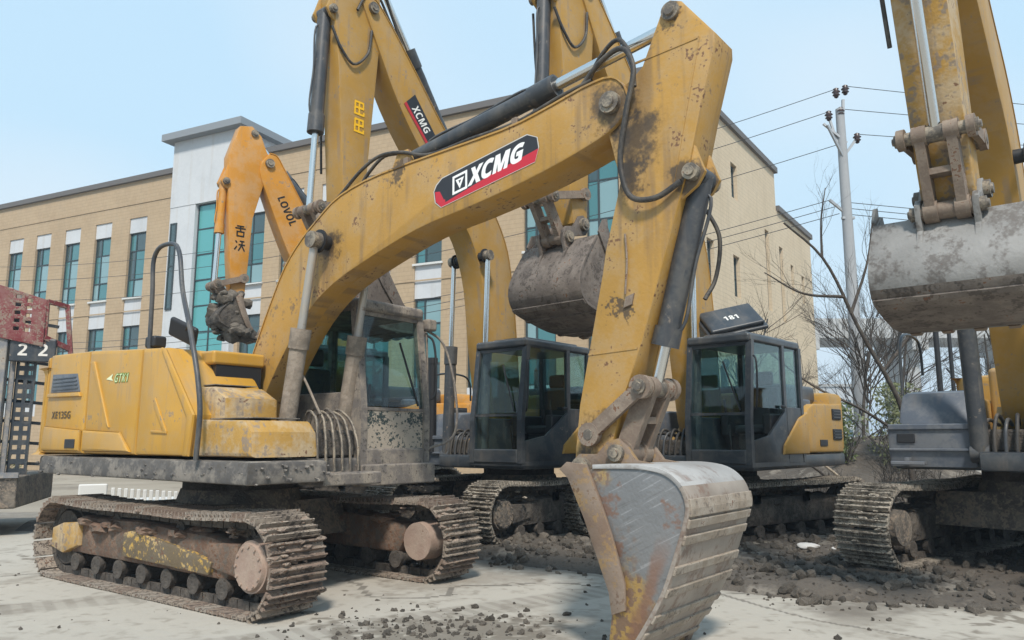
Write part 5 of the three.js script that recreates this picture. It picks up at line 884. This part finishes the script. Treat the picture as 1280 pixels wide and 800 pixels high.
{ // rag and scraps of plastic on the mud
  const cloth = std([0.5, 0.5, 0.49], 0.85); cloth.side = THREE.DoubleSide;
  for (const [x, z, s, l] of [[3.82, -10.2, 0.11, 'crumpled white plastic bag on the mud near the grey-brown track'], [4.12, -10.05, 0.06, 'small scrap of white plastic beside the crumpled bag']]) {
    const g = new THREE.SphereGeometry(s, 20, 14); const p = g.attributes.position;
    for (let i = 0; i < p.count; i++) { const n = smp(FC, p.getX(i) * 300 + 90, p.getY(i) * 260 + p.getZ(i) * 310 + 90); const f = 0.55 + 0.8 * n; p.setXYZ(i, p.getX(i) * f * 1.4, p.getY(i) * f * 0.5, p.getZ(i) * f); }
    g.computeVertexNormals(); const m = mesh(numbered('plastic_bag'), g, cloth, scene); m.position.set(x, mudHeight(x, z) + s * 0.2, z); m.userData = { label: l, category: 'litter' };
  }
}
{ // pair of upright dark pipes with orange feet behind the right-hand machine
  const or = std([0.45, 0.16, 0.04], 0.6);
  [[9.02, -16.2, 'dark upright steel pipe with brown foot, the thicker of the pair'], [9.3, -16.2, 'dark upright steel pipe with orange foot, the thinner of the pair']].forEach(([x, z, l], i) => {
    const t = thing('upright_pipe', l, 'pipe', x, 0, z, 0, 'upright pipes behind the tool box');
    mesh('pipe', [cyl([0, 0, 0], [0, 3.85, 0], 0.06 - i * 0.015, 0.055 - i * 0.015), ...(i ? [bar([0, 2.8, 0], [-0.12, 2.95, 0], 0.03, 0.03)] : [bar([0, 3.78, 0], [-0.75, 3.72, 0], 0.05, 0.05), bar([-0.75, 3.72, 0], [-0.85, 3.3, 0], 0.05, 0.05)])], M.black, t);
    mesh('foot', rbox(-0.16, 0.16, 1.75, 2.0, -0.16, 0.16, 0.03), or, t);
  });
}
{ // sticks and poles lying on the spoil bank
  for (const [a, b, l] of [[[6.2, 0.5, -14.2], [5.75, 1.05, -14.6], 'pale broken stick leaning on the spoil bank'], [[5.4, 1.1, -14.5], [6.0, 0.45, -14.1], 'dark branch lying across the pale stick on the spoil bank']]) {
    const m = mesh(numbered('broken_stick'), taper([a, a.map((v, i) => (v + b[i]) / 2 + 0.02), b], 0.03, 0.018, 6, 6), l[0] === 'p' ? std([0.33, 0.27, 0.2], 0.9) : barkMat, scene); m.userData = { label: l, category: 'stick' };
  }
}


/* ---------- draw ---------- */
const renderer = new THREE.WebGLRenderer({ antialias: true });
renderer.setSize(1024, 640);
renderer.shadowMap.enabled = true; renderer.shadowMap.type = THREE.PCFSoftShadowMap;
renderer.toneMapping = THREE.LinearToneMapping; renderer.toneMappingExposure = EXPOSURE;
document.body.appendChild(renderer.domElement);
renderer.render(scene, camera);
